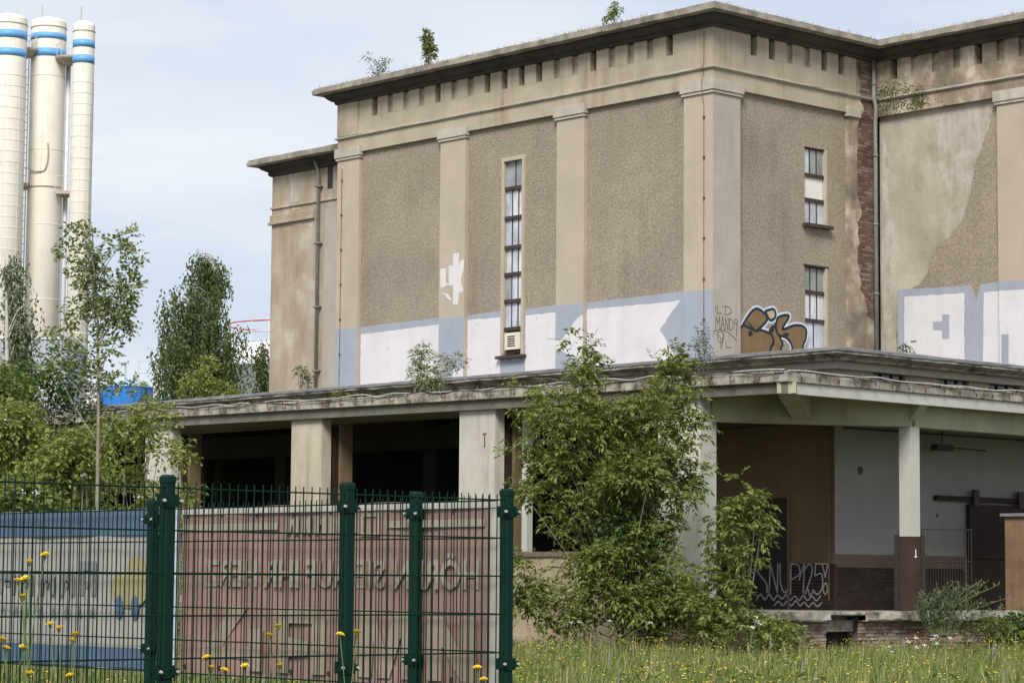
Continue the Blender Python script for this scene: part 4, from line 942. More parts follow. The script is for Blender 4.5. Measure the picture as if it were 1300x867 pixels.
for i in range(n+1):
    x = -4+8*i/n*.57+0; yy = -.04 if (i//2) % 2 else 0
    V += [(x, yy, 0), (x, yy, 15.7)]
F = [(2*i, 2*i+2, 2*i+3, 2*i+1) for i in range(n)]
MB().add(V, F).box(-4, .56, .05, 6, 0, 15.68).build('wall', mgm, gb)
MB().box(-4.1, .66, -.1, 6.1, 15.7, 15.85).build('roof', msw, gb)
MB().box(-4.02, .58, -.06, .04, 12.6, 12.7).build('ledge', msw, gb)
lb = thing('low_white_building', 'low white works building between the blue tank and the birches', 'building', (-64, 26.5, 0), math.pi/2-A)
MB().box(-3, 2.4, 0, 5, 0, 9.4).build('wall', mtw, lb); MB().box(-3.1, 2.5, -.1, 5.1, 9.4, 9.55).build('roof', msw, lb)

# ================================================================== PLANTS
def leaves(rng, P, D, L, Wd, droop=.2):
    n = len(P); D = D+rng.normal(0, .15, (n, 3)); D[:, 2] -= droop*rng.random(n); D /= np.linalg.norm(D, axis=1)[:, None]+1e-9
    N = rng.normal(0, .6, (n, 3))+np.array([0, 0, 1.0]); S = np.cross(D, N); S /= np.linalg.norm(S, axis=1)[:, None]+1e-9
    U = np.cross(S, D); l = (L*(.65+.7*rng.random(n)))[:, None]; w_ = (Wd*(.65+.7*rng.random(n)))[:, None]
    V = np.stack([P, P+D*l*.45+S*w_*.5+U*w_*.15, P+D*l-U*l*.12, P+D*l*.45-S*w_*.5+U*w_*.15], 1).reshape(-1, 3)
    F = np.arange(n*4).reshape(n, 4)
    return V, F
def sprays(rng, clumps, per, k, slen, leafL, leafW, droop=.35, outward=.8):
    PP = []; DD = []
    for (cx, cy, cz, rx, ry, rz) in clumps:
        n = int(per*rx*rz*4)
        u = rng.normal(0, 1, (n, 3)); u /= np.linalg.norm(u, axis=1)[:, None]; rad = rng.random(n)**.45
        O = np.array([cx, cy, cz])+u*rad[:, None]*np.array([rx, ry, rz])
        d = u*outward+np.array([0, 0, .35])+rng.normal(0, .5, (n, 3)); d /= np.linalg.norm(d, axis=1)[:, None]
        side = np.cross(d, np.array([0, 0, 1.0])+rng.normal(0, .3, (n, 3))); side /= np.linalg.norm(side, axis=1)[:, None]+1e-9
        for j in range(k):
            f = (j+.5)/k; sg = 1 if j % 2 else -1
            p = O+d*slen*f; p[:, 2] -= droop*slen*f*f
            PP.append(p); DD.append(d*.6+side*sg*.8*(1 if j < k-1 else 0)+np.array([0, 0, -droop*f]))
    return leaves(rng, np.concatenate(PP), np.concatenate(DD), leafL, leafW, droop)
def limbs(mb, base, r0, tips, rng, sides=6):
    for t in tips:
        m = (base[0]*.5+t[0]*.5+rng.normal(0, .08), base[1]*.5+t[1]*.5+rng.normal(0, .08), base[2]+(t[2]-base[2])*.45)
        c = curve([base, m, t], 4); n = len(c); mb.tube(c, [r0*(1-.85*i/(n-1)) for i in range(n)], sides)
RZ = math.pi/2-A           # local x to the right of the view, local y away
def sub(clumps, n, seed, k=.5, spread=.75):
    q = random.Random(seed); out = []
    for (x, y, z, a, b, c) in clumps:
        for i in range(n):
            f = q.uniform(.75, 1.25); out.append((x+q.uniform(-1, 1)*a*spread, y+q.uniform(-1, 1)*b*spread, z+q.uniform(-1, 1)*c*spread, a*k*f, b*k*f, c*k*f*.8))
    return out
def plant(name, label, cat, xy, clumps, mat, per, k, slen, lL, lW, seed, r0=.05, trunk=None, z=0, bark='bark', group=None, droop=.35, base=None):
    rng = np.random.default_rng(seed); root = thing(name, label, cat, (xy[0], xy[1], z), RZ, group)
    mb = MB()
    if trunk: mb.tube(trunk, [r0*(1-.8*i/(len(trunk)-1)) for i in range(len(trunk))], 8)
    bs = base or (0, 0, 0)
    if trunk and trunk[-1][2] > 7:
        for c in clumps:
            tz = max(3.8, c[2]-.45-1.1*abs(c[0]))
            for u, v in zip(trunk[:-1], trunk[1:]):
                if u[2] <= tz <= v[2]: g = (tz-u[2])/(v[2]-u[2]); b0 = tuple(u[j]+(v[j]-u[j])*g for j in range(3)); limbs(mb, b0, .014, [c[:3]], rng, 5)
    else: limbs(mb, bs, r0*.7, [(c[0], c[1], c[2]) for c in (clumps if len(clumps) < 40 else clumps[::6])], rng, 5)
    mb.build('trunk', bark, root, True)
    V, F = sprays(rng, clumps, per, k, slen, lL, lW, droop)
    meshobj('crown', V, F, mat, root)
    return root
def blob(rng, w_, d_, h, n, z0=.2, r=(.3, .55)):
    out = []
    for i in range(n):
        t = rng.uniform(0, 2*math.pi); f = math.sqrt(rng.random()); zz = rng.random()**.8
        k_ = math.sqrt(max(0.05, 1-(zz*.95)**2))
        q = rng.uniform(*r); out.append((w_*f*k_*math.cos(t), d_*f*k_*math.sin(t), z0+zz*(h-z0-q*.6), q, q, q*.85))
    return out
# big box elder in front of the hall
C1 = [(-1.9, -.2, 4.2, .3, .4, .2), (-1.95, -.1, 3.45, .25, .4, .2), (-1.75, 0, 5.0, .28, .35, .2), (-.85, .1, 6.25, .26, .3, .32), (-.78, 0, 5.75, .33, .35, .4), (-.6, .1, 5.25, .5, .5, .45), (1.05, 0, 5.75, .38, .4, .45), (1.1, .1, 5.2, .42, .4, .4), (-1.45, 0, 5.3, .35, .35, .3), (-1.55, -.2, 4.7, .42, .5, .4),
      (-1.65, 0, 3.75, .42, .45, .38), (-1.05, -.2, 4.3, .5, .5, .45), (-.3, 0, 4.75, .5, .5, .5), (.3, -.1, 5.0, .4, .5, .45), (1.25, -.1, 4.45, .42, .5, .55), (1.4, 0, 3.75, .3, .4, .4), (.5, 0, 4.1, .5, .6, .5), (-.4, -.3, 3.8, .6, .6, .5),
      (.2, -.2, 3.2, .7, .7, .6), (-.9, -.2, 3.0, .55, .6, .5), (.9, 0, 3.0, .45, .5, .5), (0, -.3, 2.3, .8, .7, .6), (-.8, -.4, 1.7, .65, .6, .5), (.6, -.3, 1.6, .8, .7, .6), (-.3, -.6, 1.0, .8, .6, .5), (.9, -.5, .9, .7, .6, .5), (-1.3, -.6, .9, .6, .6, .45), (1.6, -.5, .7, .5, .5, .4), (-1.9, -.4, 1.75, .28, .3, .5), (-1.85, -.4, 1.2, .3, .3, .35)]
be = plant('box_elder_bush', 'tall bushy box elder growing in front of the hall piers', 'bush', (7.25, -10.6), sub(C1, 6, 1, .46, 1.05), 'leaf_elder', 128, 7, .30, .13, .06, 1, .03, [(0, 0, 0), (.05, .05, 1.5), (-.1, 0, 3.2), (-.3, .1, 4.8), (-.8, .1, 6.2)], base=(0, 0, .8))
rng = np.random.default_rng(5); V, F = sprays(np.random.default_rng(6), sub(C1, 3, 77, .5, 1.1), 70, 5, .2, .075, .03); meshobj('young_leaves', V, F, 'leaf_light', be)
tw = MB(); q = random.Random(8)
for i in range(60):
    c = q.choice(C1); a = (c[0]+q.uniform(-1, 1)*c[3], c[1]+q.uniform(-1, 1)*c[4], c[2]+q.uniform(-1, 1)*c[5]); tw.tube(curve([a, (a[0]+q.uniform(-.2, .2), a[1], a[2]+q.uniform(.05, .2)), (a[0]+q.uniform(-.45, .45), a[1]+q.uniform(-.2, .2), a[2]+q.uniform(.0, .45))], 3), .005, 4)
tag(tw.build('dead_twigs', 'bark', be), kind='stuff')
V, F = sprays(rng, [(.1, -.1, 2.6, .8, .5, .9), (.2, -.1, 1.5, 1.0, .5, .8), (.3, -.1, 3.4, .5, .4, .5)], 70, 5, .25, .11, .08, .5); meshobj('ivy_leaves', V, F, 'leaf_dark', be)
C2 = [(.05, 0, 3.35, .26, .3, .28), (.2, 0, 2.95, .34, .35, .28), (-.15, 0, 2.75, .34, .35, .28), (.45, 0, 2.6, .28, .35, .22), (-.3, 0, 2.25, .3, .35, .25), (.15, 0, 2.3, .3, .35, .22), (-.35, -.1, 1.75, .35, .4, .3), (.0, -.1, 1.6, .3, .35, .25), (-.25, -.2, 1.2, .5, .45, .3), (-.7, -.2, .9, .6, .5, .35), (.1, -.3, .75, .6, .5, .28), (.75, -.2, .6, .45, .5, .25), (-.95, 0, 1.7, .22, .3, .25)]
plant('box_elder_sapling', 'smaller box elder sapling beside the white faced corner pier', 'bush', (10.23, -10.3), sub(C2, 5, 2, .48, 1.0), 'leaf_elder', 130, 7, .28, .13, .06, 2, .02, None, base=(0, 0, .2))
# young poplar
C3 = [(-.5, 0, 7.75, .2, .2, .12), (-.7, 0, 7.45, .22, .2, .12), (-.3, 0, 7.75, .2, .2, .15), (-.28, 0, 7.25, .22, .2, .2), (-.2, 0, 6.7, .25, .2, .25), (0, 0, 6.3, .28, .2, .3), (.22, 0, 7.55, .2, .2, .14), (.45, 0, 7.7, .18, .2, .12), (.55, 0, 7.3, .18, .2, .25), (.5, 0, 6.8, .2, .2, .25), (.42, 0, 6.2, .22, .2, .3), (.1, 0, 5.7, .28, .25, .25),
      (-.35, 0, 7.0, .25, .2, .2), (-.45, 0, 6.3, .3, .2, .2), (-.65, 0, 5.9, .3, .2, .15), (-.15, 0, 5.2, .2, .2, .25), (.25, 0, 5.1, .2, .2, .2), (-.8, 0, 5.3, .3, .2, .12), (-.5, 0, 5.6, .3, .2, .12), (.7, 0, 5.0, .12, .2, .12), (.3, 0, 6.5, .3, .2, .5), (-.1, 0, 7.1, .25, .2, .4)]
plant('young_poplar_tree', 'slim young poplar with a pale straight trunk rising above the shrubs', 'tree', (5.47, -22.09), C3, 'leaf_poplar', 270, 3, .14, .085, .07, 3, .05, [(0, 0, 0), (.02, 0, 2.5), (.0, 0, 4.5), (-.05, 0, 6.2), (-.2, 0, 7.9)], base=(0, 0, 4.6), droop=.2)
# birches: hanging strands
def birch(name, label, xy, h, hw, z0, n, seed, trunk, r0, lean=.25, mat='leaf_birch', lL=.13):
    rng = np.random.default_rng(seed); root = thing(name, label, 'tree', (xy[0], xy[1], 0), RZ, 'birches beyond the hall')
    PP = []; DD = []; mb = MB(); mb.tube(trunk, [r0*(1-.85*i/(len(trunk)-1)) for i in range(len(trunk))], 8)
    nb = max(6, n//15)
    for i in range(nb):
        f = .08+.92*rng.random()**.8; z = z0+(h-z0)*f; ww = hw*math.sqrt(max(.015, 1-(max(0, f-.2)/.82)**1.6))*(.6+.4*min(1, f*3))
        t = rng.uniform(0, 2*math.pi); q = rng.uniform(.35, 1.05)
        a = np.array([ww*q*math.cos(t)+lean*(f-.35)*1.6, ww*.8*q*math.sin(t), z])
        tz = max(0.3, z-.7*ww*q-.5); b0 = None
        for u, v in zip(trunk[:-1], trunk[1:]):
            if u[2] <= tz <= v[2]: g = (tz-u[2])/(v[2]-u[2]); b0 = tuple(u[j]+(v[j]-u[j])*g for j in range(3))
        if b0: mb.tube(curve([b0, ((b0[0]+a[0])*.5, (b0[1]+a[1])*.5, (tz+z)/2+.3), tuple(a)], 3), [.035, .03, .03, .02, .02, .012, .008], 4)
        for k_ in range(15):
            g = rng.uniform(.45, 1.12); o = np.array([b0[0], b0[1], tz]) if b0 else a-np.array([0, 0, .4])
            st_ = o+(a-o)*g+rng.normal(0, .13, 3)
            ln = rng.uniform(.4, 1.0)*(1.0+1.3*min(1, .25+f)) if f < .85 else rng.uniform(.3, .9); m = max(4, int(ln*15)); s_ = np.linspace(0, 1, m)
            sw = rng.normal(0, .1, 2); p = np.stack([st_[0]+sw[0]*s_+.22*s_*s_+rng.normal(0, .045, m), st_[1]+sw[1]*s_+rng.normal(0, .045, m), st_[2]-ln*s_], 1)
            PP.append(p); d = rng.normal(0, .45, (m, 3)); d[:, 2] -= .9; DD.append(d)
    mb.build('trunk', 'birchbark', root, True)
    V, F = leaves(rng, np.concatenate(PP), np.concatenate(DD), lL, lL*.62, .3); meshobj('crown', V, F, mat, root)
    return root
birch('birch_tree', 'full weeping birch with a leaning white trunk beside the tan left wing', (-28.72, 4.27), 12.9, 2.1, 4.6, 1500, 21, [(-.3, 0, 0), (-.2, 0, 5), (.3, 0, 8), (.9, 0, 11), (1.0, 0, 12.6)], .10, .35)
birch('birch_tree', 'drooping birch in front of the silos at the picture edge', (-19.14, -8.94), 11.0, 1.15, 6.0, 210, 22, [(0, 0, 0), (0, 0, 6), (-.1, 0, 9), (-.2, 0, 10.8)], .12, 0, 'leaf_sage', .12)
birch('birch_tree', 'small slender birch between the big birch and the tan wall', (-28.76, 7.17), 10.5, .55, 7.4, 60, 23, [(0, 0, 0), (0, 0, 7), (.2, 0, 9), (.3, 0, 10.4)], .07, .2)
# shrubs
rr = random.Random(3)
def shrub(label, xy, w_, h, n, mat, seed, per=150, lL=.12, lW=.075, d_=None, z0=.3, flowers=0, name='shrub', r=(.35, .6)):
    q = random.Random(seed); cl = blob(q, w_, d_ or w_*.7, h, n, z0, r)
    p = plant(name, label, 'shrub', xy, cl, mat, per, 4, .25, lL, lW, seed, .05, None, base=(0, 0, .1))
    if flowers:
        mb = MB()
        for i in range(flowers):
            c = q.choice(cl); x, y, z = c[0]+q.uniform(-1, 1)*c[3], c[1]-abs(q.gauss(0, .6))*c[4], c[2]+q.uniform(-.3, 1)*c[5]
            for j in range(7):
                a, b, e = x+q.gauss(0, .045), y+q.gauss(0, .04), z+q.gauss(0, .03); s = q.uniform(.018, .035)
                mb.add([(a-s, b, e), (a, b-s, e), (a+s, b, e), (a, b+s, e), (a, b, e+s), (a, b, e-s)], [(0, 1, 4), (1, 2, 4), (2, 3, 4), (3, 0, 4), (1, 0, 5), (2, 1, 5), (3, 2, 5), (0, 3, 5)])
        tag(mb.build('white_blossoms', 'whitepetal', p), kind='stuff')
    return p
shrub('tall dense shrub with white blossom below the drooping birch', (-5.42, -17.67), 1.5, 6.5, 26, 'leaf_shrub', 31, flowers=16)
shrub('dark broad shrub under the grey metal building', (-8.03, -14.6), 1.7, 7.1, 26, 'leaf_dark', 32, 120)
shrub('bright green shrub dotted with white blossom left of the poplar trunk', (-1.37, -19.18), 1.3, 5.3, 24, 'leaf_light', 33, flowers=22)
shrub('loose pale shrub directly behind the poplar trunk', (.94, -19.63), 1.0, 4.6, 18, 'leaf_light', 34, 110, flowers=10)
shrub('open leafy shrub in front of the pier with flaking plaster', (-1.61, -16.49), 1.15, 6.0, 20, 'leaf_light', 35, 95, flowers=8, r=(.28, .45))
shrub('low bushy shrub with white flowers behind the blue banner', (5.44, -23.59), 1.3, 3.2, 20, 'leaf_shrub', 36, flowers=26)
shrub('low leafy shrub behind the fence post between the banners', (4.34, -20.36), .85, 3.5, 14, 'leaf_light', 37, 110, flowers=10, r=(.28, .42))
shrub('yellow green bush topping the hall roof edge beside the birch', (-20.5, -1.0), .75, 8.6, 9, 'leaf_light', 38, 140, z0=5.9, r=(.3, .5))
shrub('rounded mid green bush between the two birches', (-26.2, 4.1), 1.15, 8.1, 20, 'leaf_shrub', 39, 130)
shrub('thin climbing shrub hugging the last pier of the hall', (-10.3, -9.2), .5, 5.6, 10, 'leaf_light', 40, 100, r=(.25, .38), flowers=6)
# plants rooted on cornice and canopy
def tuft(label, loc, h, spread, n, mat, seed, k=5, lL=.09, lW=.04, lean=0., name='roof_sapling', group=None):
    q = random.Random(seed); cl = [(spread*q.gauss(0, .5)+lean*i/n, spread*q.gauss(0, .3), h*(.25+.7*i/n), spread*.55, spread*.4, h*.16) for i in range(n)]
    return plant(name, label, 'plant', (loc[0], loc[1]), cl, mat, 90/max(.3, spread), k, .14, lL, lW, seed, .015, None, z=loc[2], base=(0, 0, 0), group=group)
tuft('sparse reddish twiggy bush rooted on the cornice near its far corner', (-13.25, -.3, 16.36), .68, .33, 6, 'leaf_sage', 51, 3, .06, .04)
tuft('leafy green sapling leaning on the cornice beside the twiggy bush', (-10.86, -.3, 16.36), 1.05, .17, 9, 'leaf_elder', 52, 5, .1, .045, -.12)
tuft('small bright sapling on the cornice nearest the building corner', (-3.34, -.3, 16.36), .62, .14, 6, 'leaf_light', 53, 5, .09, .05)
tuft('feathery pale sapling on the canopy below the first white letter', (-3.9, -6.1, 6.06), 1.35, .42, 9, 'leaf_poplar', 54, 4, .09, .04)
tuft('low green weed clump on the canopy under the grey pilaster', (-7.6, -6.0, 6.08), .42, .3, 4, 'leaf_elder', 55, 4)
tuft('short yellowish weed on the canopy under the vent box', (-1.5, -5.6, 6.04), .5, .2, 4, 'leaf_light', 56, 4)
tuft('slim upright weed on the hall roof against the left wing', (-13.3, -2.9, 6.92), .75, .22, 6, 'leaf_sage', 57, 3)
tuft('small dark green plant growing on the hall roof below the right wing letters', (6.5, -.3, 6.9), .42, .13, 4, 'leaf_dark', 58, 4)
tuft('thin dry twig bush on the canopy beside the arrow shaped letter', (4.0, -4.8, 6.0), 1.5, .3, 6, 'leaf_sage', 59, 3, .06, .03)
# mugwort on the platform
q = random.Random(9); mg = thing('mugwort_plant', 'feathery grey green mugwort spreading on the rubble beside the brown column', 'plant', (9.75, -3.3, .5), RZ)
rng = np.random.default_rng(60); PP = []; DD = []; mb = MB()
for i in range(46):
    a = q.uniform(-.9, 1.1); tip = (a*1.0+.4, q.uniform(-.3, .3), q.uniform(.5, 1.0)*(1.35-.35*abs(a-.3))); c = curve([(a*.25, 0, 0), (a*.55, tip[1]*.5, tip[2]*.6), tip], 5); mb.tube(c, .006, 4)
    for f in np.linspace(.25, 1, 22):
        u = c[min(len(c)-1, int(f*(len(c)-1)))]; PP.append(u); DD.append((q.gauss(.2, .6), q.gauss(0, .6), .8))
mb.build('stems', 'stem', mg); V, F = leaves(rng, np.array(PP), np.array(DD), .12, .035, 0); meshobj('leaves', V, F, 'leaf_sage', mg)
shrub('trailing ivy clump over the rubble below the brick shed', (10.3, -.3), 1.5, 1.05, 14, 'leaf_dark', 61, 150, .1, .08, .5, .1, name='ivy_clump', r=(.25, .4))
shrub('weedy thicket at the broken corner of the platform', (9.6, -8.9), .9, .9, 12, 'leaf_elder', 62, 160, .1, .04, .4, .1, name='weed_thicket', r=(.22, .35))
shrub('green weeds growing on the platform foot beside the mugwort', (10.1, -2.0), .8, .8, 9, 'leaf_shrub', 63, 140, .1, .05, .4, .1, name='weed_thicket', r=(.2, .3))
# rubble blocks
for i, (x, y, s) in enumerate(((9.25, -5.3, .22), (9.5, -1.6, .30), (9.3, -4.7, .18), (9.55, -.9, .26), (9.2, -5.9, .15))):
    rk = random.Random(70+i); V = []; 
    base = [(-1, -.7, 0), (1, -.7, 0), (1, .7, 0), (-1, .7, 0), (-.9, -.6, .8), (.9, -.65, .75), (.85, .6, .85), (-.9, .6, .7)]
    V = [(a*s*rk.uniform(.85, 1.15), b*s*rk.uniform(.85, 1.15), c*s*rk.uniform(.85, 1.2)) for a, b, c in base]
    o = meshobj('rubble_block', V, [(3, 2, 1, 0), (4, 5, 6, 7), (0, 1, 5, 4), (1, 2, 6, 5), (2, 3, 7, 6), (3, 0, 4, 7)], 'slab' if i % 2 else 'brick'); o.location = (x, y, 0 if i not in (1, 3) else 0); o.rotation_euler = (0, 0, rk.uniform(0, 3))
    tag(o, ['small reddish brick chunk lying below the hole in the platform', 'largest pale concrete block lying beside the mugwort', 'small reddish brick chunk just past the platform hole', 'pale concrete block half under the ivy clump', 'tiny reddish brick chunk before the platform hole'][i], 'rubble', 'rubble at the platform foot')

# ================================================================== MEADOW
rng = np.random.default_rng(100)
def site(lat, dep): return EYE.x+vd.x*dep+rt.x*lat, EYE.y+vd.y*dep+rt.y*lat
def patch(n, dmin, dmax, power=1.0):
    dep = dmin+(dmax-dmin)*rng.random(n)**power; lat = (rng.random(n)*2-1)*(dep*.245+1.5)
    x, y = site(lat, dep); ok = ~((x < 9.15) & (y > -8.2)); return x[ok], y[ok], dep[ok]
def patchiness(x, y): return .5+.5*np.sin(x*.9+1.3*np.sin(y*.7))*np.sin(y*.8+1.1*np.sin(x*.55))
def blades(n, dmin, dmax, hmin, hmax, wd, power=1.0):
    x, y, dep = patch(n, dmin, dmax, power); pt = patchiness(x*.8, y*.8)
    if wd < .006: k_ = rng.random(len(x)) < (.15+1.1*patchiness(x*1.1+5, y*1.3)); x, y, pt = x[k_], y[k_], pt[k_]
    n = len(x)
    near = np.clip((np.maximum(x-9.2, -8.2-y)-.5)/5.0, 0, 1)
    h = (hmin+(hmax-hmin)*rng.random(n)**1.4)*(.65+.5*pt)*(.62+.38*near); t = rng.uniform(0, 2*np.pi, n); b = h*rng.uniform(.05, .55, n)
    bx, by = np.cos(t)*b+.06, np.sin(t)*b; w_ = wd*(.6+.8*rng.random(n)); sx, sy = -np.sin(t+rng.normal(0, .8, n))*w_, np.cos(t)*w_
    z0 = np.zeros(n)
    V = np.stack([np.stack([x-sx, y-sy, z0], 1), np.stack([x+sx, y+sy, z0], 1), np.stack([x+bx*.35+sx*.7, y+by*.35+sy*.7, h*.6], 1), np.stack([x+bx*.35-sx*.7, y+by*.35-sy*.7, h*.6], 1), np.stack([x+bx, y+by, h], 1)], 1).reshape(-1, 3)
    i = np.arange(n)[:, None]*5
    F = np.concatenate([i+np.array([0, 1, 2, 3])], 0).tolist()+(i+np.array([3, 2, 4])).tolist()
    return V, F, (x+bx, y+by, h)
V, F, _ = blades(120000, 17, 58, .2, .60, .008); tag(meshobj('meadow_grass', V, F, 'grass'), 'rough green meadow grass in front of the loading hall', 'grass', kind='stuff')
V, F, tips = blades(30000, 17, 57, .3, .72, .0045); tag(meshobj('dry_grass', V, F, 'straw'), 'straw coloured dry grass stalks standing in the meadow', 'dry grass', kind='stuff')
x, y, dep = patch(520, 22, 57); PP = []; DD = []
for a, b, d in zip(x, y, dep):
    k_ = int(rng.integers(14, 40)); h = rng.uniform(.2, .55); w_ = rng.uniform(.12, .35)
    PP.append(np.stack([a+rng.normal(0, w_*.5, k_), b+rng.normal(0, w_*.5, k_), h*rng.random(k_)], 1)); dd = rng.normal(0, .7, (k_, 3)); dd[:, 2] = np.abs(dd[:, 2])*.7+.2; DD.append(dd)
V, F = leaves(rng, np.concatenate(PP), np.concatenate(DD), .13, .05, .3); tag(meshobj('meadow_weeds', V, F, 'leaf_shrub'), 'broad leaved green weeds scattered in clumps through the meadow', 'weeds', kind='stuff')
def dots(n, dmin, dmax, hmin, hmax, s0, s1, flat):
    x, y, dep = patch(n, dmin, dmax); pt = patchiness(x*1.7+3, y*1.7); k_ = pt > .35; x, y = x[k_], y[k_]; n = len(x)
    h = hmin+(hmax-hmin)*rng.random(n); s = s0+(s1-s0)*rng.random(n); V = []; F = []
    o = np.array([(1, 0, 0), (.5, .87, 0), (-.5, .87, 0), (-1, 0, 0), (-.5, -.87, 0), (.5, -.87, 0), (0, 0, .5*flat), (0, 0, -.6*flat)])
    V = (np.stack([x, y, h], 1)[:, None, :]+o[None]*s[:, None, None]).reshape(-1, 3); i = np.arange(n)[:, None]*8
    F = []
    for k2 in range(6): F += (i+np.array([k2, (k2+1) % 6, 6])).tolist()+(i+np.array([(k2+1) % 6, k2, 7])).tolist()
    return V, F
V, F = dots(4200, 24, 55, .3, .58, .007, .020, 1); tag(meshobj('yellow_wildflowers', V, F, 'yellow'), 'tiny yellow wildflower heads scattered through the meadow', 'wildflowers', kind='stuff')
V, F = dots(220, 24, 54, .35, .65, .014, .03, .5); tag(meshobj('white_wildflowers', V, F, 'whitepetal'), 'scattered white flower heads in the meadow', 'wildflowers', kind='stuff')
x, y, dep = patch(40, 26, 50); mb = MB()
for a, b in zip(x, y):
    h = R.uniform(.45, .7); mb.tube([(a, b, h-.28), (a+.01, b, h-.1), (a+.02, b, h)], [.009, .008, .002], 5)
tag(mb.build('lilac_flower_spikes', 'lilac'), 'greyish lilac flower spikes standing among the grass', 'wildflowers', kind='stuff')
# yarrow umbels: white clusters near the thicket and on the right
def umbel(label, loc, n, seed, spread=.18, h=.75, group=None):
    q = random.Random(seed); t = thing('yarrow_plant', label, 'wildflower', (loc[0], loc[1], 0), 0, group)
    for i in range(n):
        hx, hy, hz = q.gauss(0, spread), q.gauss(0, spread), h*q.uniform(.8, 1.1)
        MB().tube(curve([(hx*.2, hy*.2, 0), (hx*.5, hy*.5, hz*.6), (hx, hy, hz)], 3), .004, 4).build('stem', 'stem', t)
        mb = MB()
        for j in range(16):
            a = q.gauss(0, .024); b = q.gauss(0, .024); e = hz+q.uniform(-.02, .02); s = q.uniform(.006, .011)
            mb.add([(hx+a-s, hy+b, e), (hx+a, hy+b-s, e), (hx+a+s, hy+b, e), (hx+a, hy+b+s, e), (hx+a, hy+b, e+s)], [(0, 1, 4), (1, 2, 4), (2, 3, 4), (3, 0, 4), (3, 2, 1, 0)])
        mb.build('umbel', 'whitepetal', t)
    return t
umbel('white yarrow flowering in the meadow below the box elder sapling', site(4.3, 46), 5, 80, .25, .95)
umbel('loose white yarrow clump in the meadow in front of the mugwort', site(6.6, 40), 9, 81, .35, .7)
umbel('white yarrow at the foot of the big box elder', site(1.5, 47), 4, 82, .3, .9)
# tall yellow hawkbit stems in front of the fence
FL = [[(34.043, -41.259, 1.659), (34.089, -41.209, 1.69), (34.012, -41.292, 1.577)], [(34.033, -41.27, 1.587), (34.027, -41.276, 1.509), (34.05, -41.25, 1.18)], [(34.11, -41.186, 1.391), (34.136, -41.158, 1.374), (34.172, -41.119, 1.171)],
      [(33.972, -41.335, 1.325), (33.982, -41.324, 1.287), (34.033, -41.269, 1.291)], [(34.176, -41.114, 1.32), (34.185, -41.105, 1.347)], [(33.837, -40.155, 1.225), (33.855, -40.136, 1.177), (33.895, -40.092, 1.167)],
      [(33.96, -40.022, 1.186)], [(34.07, -39.902, 1.191), (34.036, -39.939, 1.33), (34.063, -39.91, 1.371)], [(34.262, -39.695, 1.336), (34.314, -39.638, 1.348)], [(34.699, -39.221, 1.187), (34.719, -39.199, 1.132)]]
LB = ['tallest yellow hawkbit in front of the blue banner reaching its lettering', 'yellow hawkbit with stacked heads in front of the blue banner', 'yellow hawkbit with two level heads before the lower blue stripe', 'short yellow hawkbit clump at the free end of the blue banner', 'yellow hawkbit nearest the emblem on the blue banner',
      'short yellow hawkbit trio beside the tall fence post in front of the red banner', 'single headed yellow hawkbit in front of the red banner', 'branched yellow hawkbit before the big letters of the red banner', 'yellow hawkbit leaning across the middle fence post', 'low yellow hawkbit beside the end post of the fence']
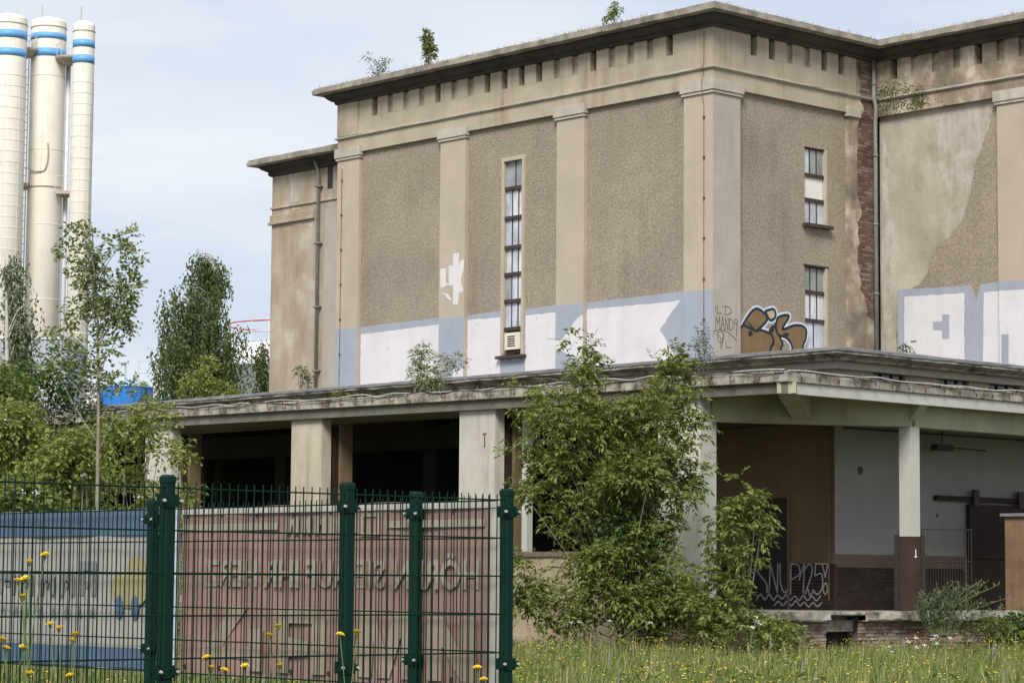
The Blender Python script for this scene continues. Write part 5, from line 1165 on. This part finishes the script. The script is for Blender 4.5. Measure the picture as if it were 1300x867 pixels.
for i, heads in enumerate(FL):
    q = random.Random(90+i); bx = sum(h[0] for h in heads)/len(heads); by = sum(h[1] for h in heads)/len(heads)
    t = thing('hawkbit_plant', LB[i], 'wildflower', (bx, by, 0))
    zj = min(h[2] for h in heads)*.72
    MB().tube(curve([(0, 0, 0), (q.uniform(-.03, .03), q.uniform(-.03, .03), zj*.5), (0, 0, zj)], 4), .0035, 5).build('stem', 'stem', t)
    for h in heads:
        p = (h[0]-bx, h[1]-by, h[2]); MB().tube(curve([(0, 0, zj), (p[0]*.4+q.uniform(-.02, .02), p[1]*.4, (zj+p[2])/2), (p[0], p[1], p[2]-.012)], 4), .0026, 5).build('stem', 'stem', t)
        tx, ty = q.uniform(-.3, .3), q.uniform(-.3, .3); mb = MB(); n = 16
        for ring, (rr_, zz) in enumerate(((.021, .006), (.016, .011), (.010, .014))):
            for k_ in range(n):
                a = 2*math.pi*k_/n+ring*.2; w_ = .0042; ca, sa = math.cos(a), math.sin(a)
                def pp(r_, s_, z_): X = ca*r_-sa*s_; Y = sa*r_+ca*s_; return (p[0]+X, p[1]+Y, p[2]+z_+tx*X+ty*Y)
                mb.add([pp(.002, -w_*.4, 0), pp(rr_, -w_, zz), pp(rr_*1.03, w_, zz), pp(.002, w_*.4, 0)], [(0, 1, 2, 3)])
        hd = mb.build('flower_head', 'yellow', t)
        MB().lathe([(.003, p[2]-.016), (.007, p[2]-.01), (.008, p[2]-.001)], 8, (p[0], p[1])).build('calyx', 'stem', hd)
    for k_ in range(3):
        a = q.uniform(0, 6.28); z = zj*q.uniform(.4, .95); V, F = leaves(np.random.default_rng(i*7+k_), np.array([[0, 0, z]]), np.array([[math.cos(a), math.sin(a), .5]]), .11, .015); meshobj('leaf', V, F, 'stem', t)
# grass fringe on cornice lips
rng = np.random.default_rng(200)
def fringe(n, gen, hmin, hmax, name, mat, label, cat):
    V = []; F = []
    for i in range(n):
        x, y, z = gen(); h = rng.uniform(hmin, hmax); dx, dy = rng.normal(0, h*.4, 2); w_ = .006; k_ = len(V)
        V += [(x-w_, y-w_, z), (x+w_, y+w_, z), (x+dx, y+dy, z+h)]; F.append((k_, k_+1, k_+2))
    tag(meshobj(name, V, F, mat), label, cat, kind='stuff')
def gc():
    f = rng.random()
    if f < .62: x = -16+16*(.25*rng.random()+.75*abs(math.sin(rng.integers(0, 9)*2.7))*.98)**1.2+rng.normal(0, .25); x = min(.4, max(-15.9, x)); return x, -rng.uniform(.05, .5), 16.36
    if f < .8: return rng.uniform(.1, .5), rng.uniform(-.3, 6), 16.36
    return rng.uniform(.6, 6), 6.59-rng.uniform(.05, .5), 16.36
fringe(1500, gc, .03, .13, 'cornice_grass', 'straw', 'thin dry grass sprouting along the top of the main cornice', 'grass')
def gs():
    f = rng.random()
    if f < .7: x = rng.uniform(-24, 9); return x, ye+.05+rng.random()**2*1.5, 5.96+tilt(x)
    return 9.15-rng.random()*1.5, rng.uniform(-7, 8), 5.95
fringe(900, gs, .04, .14, 'canopy_grass', 'grass', 'short grass and moss sprouting along the canopy edge', 'grass')
bpy.context.view_layer.update()
